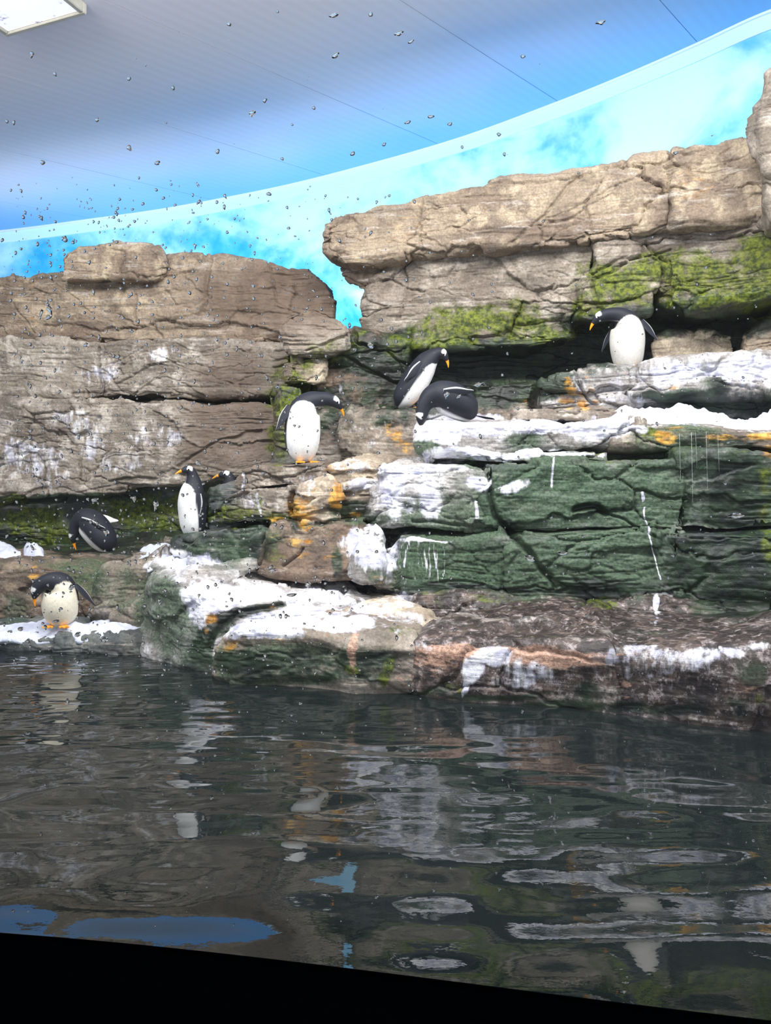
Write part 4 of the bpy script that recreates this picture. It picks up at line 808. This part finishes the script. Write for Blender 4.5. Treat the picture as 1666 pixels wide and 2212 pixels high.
# ================================================================= SNOW
m_snow, nt, b, out = newmat('snow'); N = NT(nt)
po = N.n('ShaderNodeNewGeometry').outputs['Position']; nz = N.noise(po, 26, 6, .65)
N.l(N.mix(nz, lin((184, 192, 218)), lin((230, 233, 242))), b.inputs['Base Color']); b.inputs['Roughness'].default_value = .8
bp = N.n('ShaderNodeBump'); bp.inputs['Strength'].default_value = .7; bp.inputs['Distance'].default_value = .02; N.l(nz, bp.inputs['Height']); N.l(bp.outputs[0], b.inputs['Normal'])
def snow(label, x0, x1, ytop, ybot, Y0, Y1, h, seed=0, group=None, sit=True):
    """a heap between image columns x0..x1 along the ledge: back edge depth Y1, front edge Y0"""
    L_ = (x1 - x0) / F * (Y0 + Y1) / 2; nu = max(30, int(L_ / .016)); nv = max(14, int(abs(Y1 - Y0) / .016))
    V = np.zeros((nu, nv, 3))
    u = np.linspace(0, 1, nu)[:, None]; v = np.linspace(0, 1, nv)[None, :]
    px = x0 + (x1 - x0) * u + 0 * v; Yv = Y0 + (Y1 - Y0) * v + 0 * u
    Yv = Yv + fbm(np.stack([px / 60.0, Yv * 0 + seed, Yv * 0], -1), 3) * .10 * (1 - v)
    X = (px - CX) / F * Yv
    zb = np.array([[drop(a, b_, 3.0 if not sit else EYE - (ytop - HY) / F * c_ + .12) for a, b_, c_ in zip(ra, rb, rb)] for ra, rb in zip(X, Yv)])
    md = np.median(zb[:, 2:-2]); zb = np.clip(zb, md - .05, md + .06)
    for _ in range(12):
        zb = np.pad(zb, 1, mode='edge'); zb = (zb[1:-1, 1:-1] * 2 + zb[:-2, 1:-1] + zb[2:, 1:-1] + zb[1:-1, :-2] + zb[1:-1, 2:]) / 6
    prof = (np.clip(np.sin(np.pi * u), 0, 1) ** .45) * (np.clip(np.sin(np.pi * (.04 + .96 * v)), 0, 1) ** .6) 
    prof = prof * (1 - (v < 1e-6)) * (1 - (u < 1e-6)) * (1 - (u > 1 - 1e-6)) * (1 - (v > 1 - 1e-6))
    q = np.stack([X, Yv, zb], -1) + seed * 5.1
    lump = .62 + .55 * fbm(q * 5.0, 3) + .35 * np.abs(fbm(q * 13, 3))
    V = np.stack([X, Yv, zb - .03 + (h + .03) * prof * lump], -1)
    B = V.copy(); B[..., 2] = zb - .05
    n_ = nu * nv
    f1 = grid_faces(nu, nv); f2 = f1[:, ::-1] + n_
    rim = np.concatenate([np.arange(nv), np.arange(1, nu) * nv + nv - 1, (nu - 1) * nv + np.arange(nv - 2, -1, -1), np.arange(nu - 2, 0, -1) * nv]); r2 = np.roll(rim, -1)
    me = mesh_np('snow_heap', np.concatenate([V.reshape(-1, 3), B.reshape(-1, 3)]), [f1, f2, np.stack([rim, r2, r2 + n_, rim + n_], -1)])
    o = link('snow_heap', me, m_snow)
    bm = bmesh.new(); bm.from_mesh(me); bmesh.ops.recalc_face_normals(bm, faces=bm.faces); bm.to_mesh(me); bm.free()
    tag(o, label, 'snow', group)
    ROCKS.append((np.concatenate([V.reshape(-1, 3)]), np.concatenate([f1[:, [0, 1, 2]], f1[:, [0, 2, 3]]])))
    return o
snow('long heap of white snow lying on the upper terrace at the right', 1318, 1600, 905, 915, 6.90, 7.30, .14, 1)
snow('round heap of white snow at the right end of the upper terrace', 1560, 1760, 905, 925, 6.74, 7.15, .17, 2)
snow('snow strip along the waterline under the cream-bellied penguin', -120, 330, 1350, 1385, 6.61, 7.05, .075, 3)
snow('flat patch of snow at the back of the white ledge', 318, 480, 1208, 1222, 7.02, 7.45, .05, 4)
snow('small patch of snow behind the upright penguin below the mossy cliff', 300, 392, 1180, 1190, 7.88, 8.25, .08, 5)
snow('lump of snow on the low rocks left of the hunched penguin', 50, 96, 1190, 1210, 7.8, 8.15, .17, 6)
snow('upper snow patch at the left edge of the picture, farther back', -60, 38, 1165, 1195, 8.2, 8.6, .12, 7)
snow('lower snow patch at the left edge of the picture, nearer', -60, 50, 1205, 1232, 7.75, 8.15, .10, 8)
_v, _f, _o = [], [], 0
for v, f in ROCKS:
    _v.append(v); _f.append(f + _o); _o += len(v)
BV = BVHTree.FromPolygons(np.concatenate(_v).tolist(), np.concatenate(_f).tolist())
for d in PEN:
    if d.get('z') == 'pix': d['z'] = EYE - (d['py'] - HY) / F * d['Y']
    penguin(**d)

# ================================================================= WATER
m_water, nt, b, out = newmat('pool_water'); N = NT(nt)
b.inputs['Base Color'].default_value = (.008, .012, .012, 1); b.inputs['Roughness'].default_value = .015
b.inputs['IOR'].default_value = 1.6; b.inputs['Specular IOR Level'].default_value = .5
po = N.n('ShaderNodeNewGeometry').outputs['Position']
bp = N.n('ShaderNodeBump'); bp.inputs['Strength'].default_value = .03; bp.inputs['Distance'].default_value = .01
N.l(N.noise(N.mapping(po, scale=(1, 1.4, 1)), 14, 3, .5), bp.inputs['Height']); N.l(bp.outputs[0], b.inputs['Normal'])
gl_px = np.array([-500, 0, 400, 830, 1250, 1666, 2200]); gl_py = np.array([2000, 2020, 2049, 2106, 2158, 2206, 2262])
gl_Y = EYE * F / (gl_py - HY); gl_X = (gl_px - CX) / F * gl_Y
_cf = np.polyfit(gl_X, gl_Y, 3)
_cd = np.polyder(_cf)
def glassY(x):
    xc = np.clip(x, -1.75, 1.55); return np.polyval(_cf, xc) + np.polyval(_cd, xc) * (np.asarray(x) - xc)
nx_, ny_ = 720, 520
xu = np.linspace(-1, 1, nx_)[:, None]; yv = np.linspace(0, 1, ny_)[None, :]
Xn = np.linspace(-4.0, 4.0, nx_)[:, None]; yn = glassY(Xn)
Yw = yn + (7.6 - yn) * yv ** 1.25
Xw = Xn * (1 + .4 * yv ** 1.25)
zero = np.zeros_like(Xw)
pw = np.stack([Xw, Yw, zero], -1)
wz = .013 * fbm(pw * np.array([.8, 1.2, 1]) + 3, 2) + .0130 * fbm(pw * np.array([1.4, 2.8, 1]) + np.array([7, 3, 0]), 2) + .0035 * fbm(pw * np.array([2.6, 6.5, 1]) + 61, 2) * np.clip((Yw - 2.7) / 1.2, .12, 1) + .0010 * fbm(pw * np.array([4.5, 8.5, 1]) + 19, 1) * np.clip((Yw - 2.8) / 2, .25, 1)
wz = wz + .045 * (np.exp(-(Yw - yn) / 1.0) - 1)            # the swell stands a little higher against the glass
choppy = np.clip((Yw - 3.6) / 2.2, 0, 1) * np.clip((.6 - Xw) / 1.6, .25, 1)
wz = wz + choppy * .0042 * fbm(pw * np.array([6, 15, 1]) + 33, 2)
pw[..., 2] = wz
lo = pw.copy(); lo[..., 2] = -.44
n_ = nx_ * ny_
rim = np.concatenate([np.arange(ny_), np.arange(1, nx_) * ny_ + ny_ - 1, (nx_ - 1) * ny_ + np.arange(ny_ - 2, -1, -1), np.arange(nx_ - 2, 0, -1) * ny_]); r2 = np.roll(rim, -1)
lowrim = lo.reshape(-1, 3)[rim]; m_ = len(rim)
sidef = np.stack([rim, r2, n_ + (np.arange(m_) + 1) % m_, n_ + np.arange(m_)], -1)
me = mesh_np('pool_water', np.concatenate([pw.reshape(-1, 3), lowrim]), [grid_faces(nx_, ny_), sidef])
wo = link('pool_water', me, m_water); tag(wo, 'dark rippled pool water reflecting the rocks', 'water', kind='stuff')

# ================================================================= WINDOW
m_glass = bpy.data.materials.new('viewing_glass'); m_glass.use_nodes = True; nt = m_glass.node_tree; nt.nodes.clear(); N = NT(nt)
out = N.n('ShaderNodeOutputMaterial'); tr = N.n('ShaderNodeBsdfTransparent'); gs = N.n('ShaderNodeBsdfGlossy'); mx = N.n('ShaderNodeMixShader'); fr = N.n('ShaderNodeFresnel')
tr.inputs[0].default_value = (.985, .99, .995, 1); gs.inputs['Roughness'].default_value = .0; fr.inputs[0].default_value = 1.16
N.l(fr.outputs[0], mx.inputs[0]); N.l(tr.outputs[0], mx.inputs[1]); N.l(gs.outputs[0], mx.inputs[2]); N.l(mx.outputs[0], out.inputs[0])
win = empty('window_1', (0, float(glassY(0)), 0)); tag(win, kind='structure')
gx = np.linspace(-4.3, 4.3, 110); gy = glassY(gx)
def curved_wall(name, z0, z1, o0, o1, mat, parent, smooth=True):
    rings = []
    for (o_, z) in ((o0, z0), (o1, z0), (o1, z1), (o0, z1)): rings.append(np.stack([gx, gy - o_, np.full_like(gx, z)], 1))
    V = np.stack(rings, 1).reshape(-1, 3)
    me = mesh_np(name, V, [grid_faces(len(gx), 4, wrap_v=True), np.array([[3, 2, 1, 0]]), np.array([[0, 1, 2, 3]]) + 4 * (len(gx) - 1)], False)
    bm = bmesh.new(); bm.from_mesh(me); bmesh.ops.recalc_face_normals(bm, faces=bm.faces); bm.to_mesh(me); bm.free()
    return link(name, me, mat, parent)
curved_wall('glass_pane', .0, 4.6, .004, .03, m_glass, win)
wf = curved_wall('underwater_view_stand_in', -.62, .004, .0, .16, m_black, None); tag(wf, kind='structure')  # opaque black stands in for the dark underwater view below the pane

# --- water drops on the pane
m_drop = bpy.data.materials.new('water_drop'); m_drop.use_nodes = True; nt = m_drop.node_tree; nt.nodes.clear(); N = NT(nt)
out = N.n('ShaderNodeOutputMaterial'); g = N.n('ShaderNodeBsdfGlass'); g.inputs['IOR'].default_value = 1.33; g.inputs['Roughness'].default_value = 0.0
N.l(g.outputs[0], out.inputs[0])
def drop_mesh(name, a, bb, h, tailk=.0, seg=14, ring=5, seed=0):
    """a half drop standing 'h' proud of the pane, a wide, bb tall, with a tail pulled downwards"""
    rr = random.Random(seed); ph = [rr.uniform(0, 6.28) for _ in range(3)]
    vs = []
    for r_ in range(ring):
        t = r_ / ring; rad = math.cos(t * math.pi / 2); hh = math.sin(t * math.pi / 2) * h
        for s_ in range(seg):
            an = 2 * math.pi * s_ / seg; w = rad * (1 + .14 * math.sin(2 * an + ph[0]) + .09 * math.sin(3 * an + ph[1]))
            z = math.sin(an) * bb * w; x = math.cos(an) * a * w * (1 - tailk * max(0, -math.sin(an)))
            if tailk and z < 0: z *= 1 + tailk
            vs.append((x, -hh, z))
    vs.append((0, -h, 0)); vs.append((0, 0.0005, 0))
    fs = [f for f in grid_faces(ring, seg, wrap_v=True)]
    top = [[(ring - 1) * seg + s_, (ring - 1) * seg + (s_ + 1) % seg, ring * seg] for s_ in range(seg)]
    bot = [[(s_ + 1) % seg, s_, ring * seg + 1] for s_ in range(seg)]
    return np.array(vs), np.array(fs), np.array(top + bot)
def place_on_pane(px, py):
    Y = float(np.interp(px, gl_px, gl_Y)); 
    for _ in range(6): Y = float(glassY((px - CX) / F * Y)) - .030
    return P(px, py, Y), Y
rnd = random.Random(11)
MARKS = [('the skylight', 60, 30), ('the dark ceiling seam', 1470, 45), ('the ceiling middle', 760, 80), ('the left ceiling', 250, 240), ('the left ceiling trim', 300, 470), ('the right ceiling trim', 1000, 300),
 ('the left cliff top', 240, 530), ('the left cliff middle', 200, 720), ('the upright penguin', 412, 1060), ('the hunched penguin', 195, 1150), ('the cream-bellied penguin', 130, 1310), ('the snow at the waterline', 240, 1370), ('the crouching penguin', 980, 870), ('the leaning penguin', 930, 800),
 ('the penguin bowing right', 655, 920), ('the green wall', 1250, 1130), ('the white ledge', 600, 1270), ('the right cliff', 1450, 400)]
seen_ = {}
def drop_label(px, py):
    nm, mx, my = min(MARKS, key=lambda m: (m[1] - px) ** 2 + (m[2] - py) ** 2)
    dx, dy = px - mx, py - my
    v_ = '' if abs(dy) < .4 * abs(dx) else ('above' if dy < 0 else 'below'); h_ = '' if abs(dx) < .4 * abs(dy) else ('left of' if dx < 0 else 'right of')
    where = f'{v_} and {h_}' if v_ and h_ else (v_ or h_ or 'over')
    k_ = (nm, where); seen_[k_] = seen_.get(k_, 0) + 1
    nth = ['', 'second ', 'third ', 'fourth ', 'fifth ', 'sixth ', 'seventh '][min(seen_[k_] - 1, 6)]
    return f'{nth}clear water drop on the window {where} {nm}'.strip()
big = [(545, 244, 11, 6), (862, 72, 12, 5), (725, 120, 11, 6), (721, 33, 12, 5), (888, 90, 8, 4), (279, 319, 7, 7), (340, 352, 9, 5), (69, 117, 5, 8), (210, 259, 5, 6), (92, 351, 6, 7), (141, 517, 7, 8),
       (581, 419, 7, 5), (495, 52, 6, 5), (801, 31, 5, 7), (470, 327, 6, 6), (30, 265, 4, 6), (15, 262, 4, 5), (374, 190, 5, 6), (279, 170, 5, 5), (119, 160, 5, 5), (762, 332, 7, 5), (881, 264, 8, 4), (931, 252, 9, 4), (830, 312, 6, 4),
       (972, 268, 7, 4), (1298, 48, 12, 5), (1130, 122, 7, 4), (678, 233, 5, 4), (572, 217, 6, 5), (1078, 290, 6, 4), (1033, 831, 13, 6), (992, 856, 8, 5), (965, 852, 7, 7), (801, 746, 8, 8), (1590, 1114, 20, 7), (1145, 1206, 14, 7), (1217, 1195, 12, 6),
       (107, 668, 7, 10), (88, 678, 4, 10), (105, 685, 8, 7), (230, 1150, 8, 7), (205, 1080, 9, 6), (337, 1090, 8, 10), (155, 1268, 9, 7), (120, 1342, 10, 4), (168, 1370, 9, 6), (227, 1381, 9, 6), (44, 1358, 8, 5), (589, 1232, 10, 5), (585, 1225, 8, 4), (630, 1285, 14, 4),
       (665, 1262, 7, 8), (430, 1286, 4, 4), (606, 1331, 5, 6), (618, 1331, 5, 6), (1460, 330, 6, 4), (255, 770, 7, 5), (185, 745, 7, 6), (65, 945, 6, 5), (66, 930, 6, 4), (230, 1010, 7, 8), (428, 1000, 6, 7), (290, 1077, 6, 7)]
for q, (px, py, a, bb) in enumerate(big):
    pp, Yp = place_on_pane(px, py); k_ = Yp / F
    tl = rnd.choice([0, 0, .35, .6]); v, f4, f3 = drop_mesh('water_drop', a * .85 * k_, bb * .85 * k_, min(a, bb) * k_ * .34, tl, seed=q)
    me = mesh_np('water_drop', v, [f4, f3]); o = bpy.data.objects.new('water_drop', me); COL.objects.link(o); me.materials.append(m_drop); o.location = pp.tolist()
    sl = np.polyval(np.polyder(_cf), pp[0]); o.rotation_euler = (0, rnd.uniform(-.5, .2), math.atan(sl))
    tag(o, drop_label(px, py), 'water drop', 'large water drops on the window')
Vs, F4, F3, off = [], [], [], 0
for q in range(2600):
    if rnd.random() < .62: px = rnd.triangular(-10, 1000, 60); py = rnd.uniform(380, 1460)
    else: px = rnd.uniform(0, 1666); py = rnd.choice([rnd.uniform(0, 2000), rnd.uniform(600, 1950)])
    if py < 420 and rnd.random() < .7: continue
    a = rnd.choice([1.0, 1.3, 1.6, 2, 2.4, 3.0, 3.8]) * (1.0 if py > 420 else .9); bb = a * rnd.uniform(.6, 1.35)
    if px > 1100: a *= .85; bb *= .85
    pp, Yp = place_on_pane(px, py); k_ = Yp / F
    v, f4, f3 = drop_mesh('', a * k_, bb * k_, min(a, bb) * k_ * .34, rnd.choice([0, 0, 0, .4, .7]), seg=9, ring=3, seed=1000 + q)
    an = rnd.uniform(-.6, .3); ca, sa = math.cos(an), math.sin(an)
    v = np.stack([v[:, 0] * ca + v[:, 2] * sa, v[:, 1], -v[:, 0] * sa + v[:, 2] * ca], 1)
    sl = math.atan(np.polyval(np.polyder(_cf), pp[0])); cs, sn = math.cos(sl), math.sin(sl)
    v = np.stack([v[:, 0] * cs - v[:, 1] * sn, v[:, 0] * sn + v[:, 1] * cs, v[:, 2]], 1) + pp
    Vs.append(v); F4.append(f4 + off); F3.append(f3 + off); off += len(v)
me = mesh_np('water_spray', np.concatenate(Vs), [np.concatenate(F4), np.concatenate(F3)])
o = link('water_spray', me, m_drop); tag(o, 'fine splashed droplets spread over the viewing window', 'water', kind='stuff')
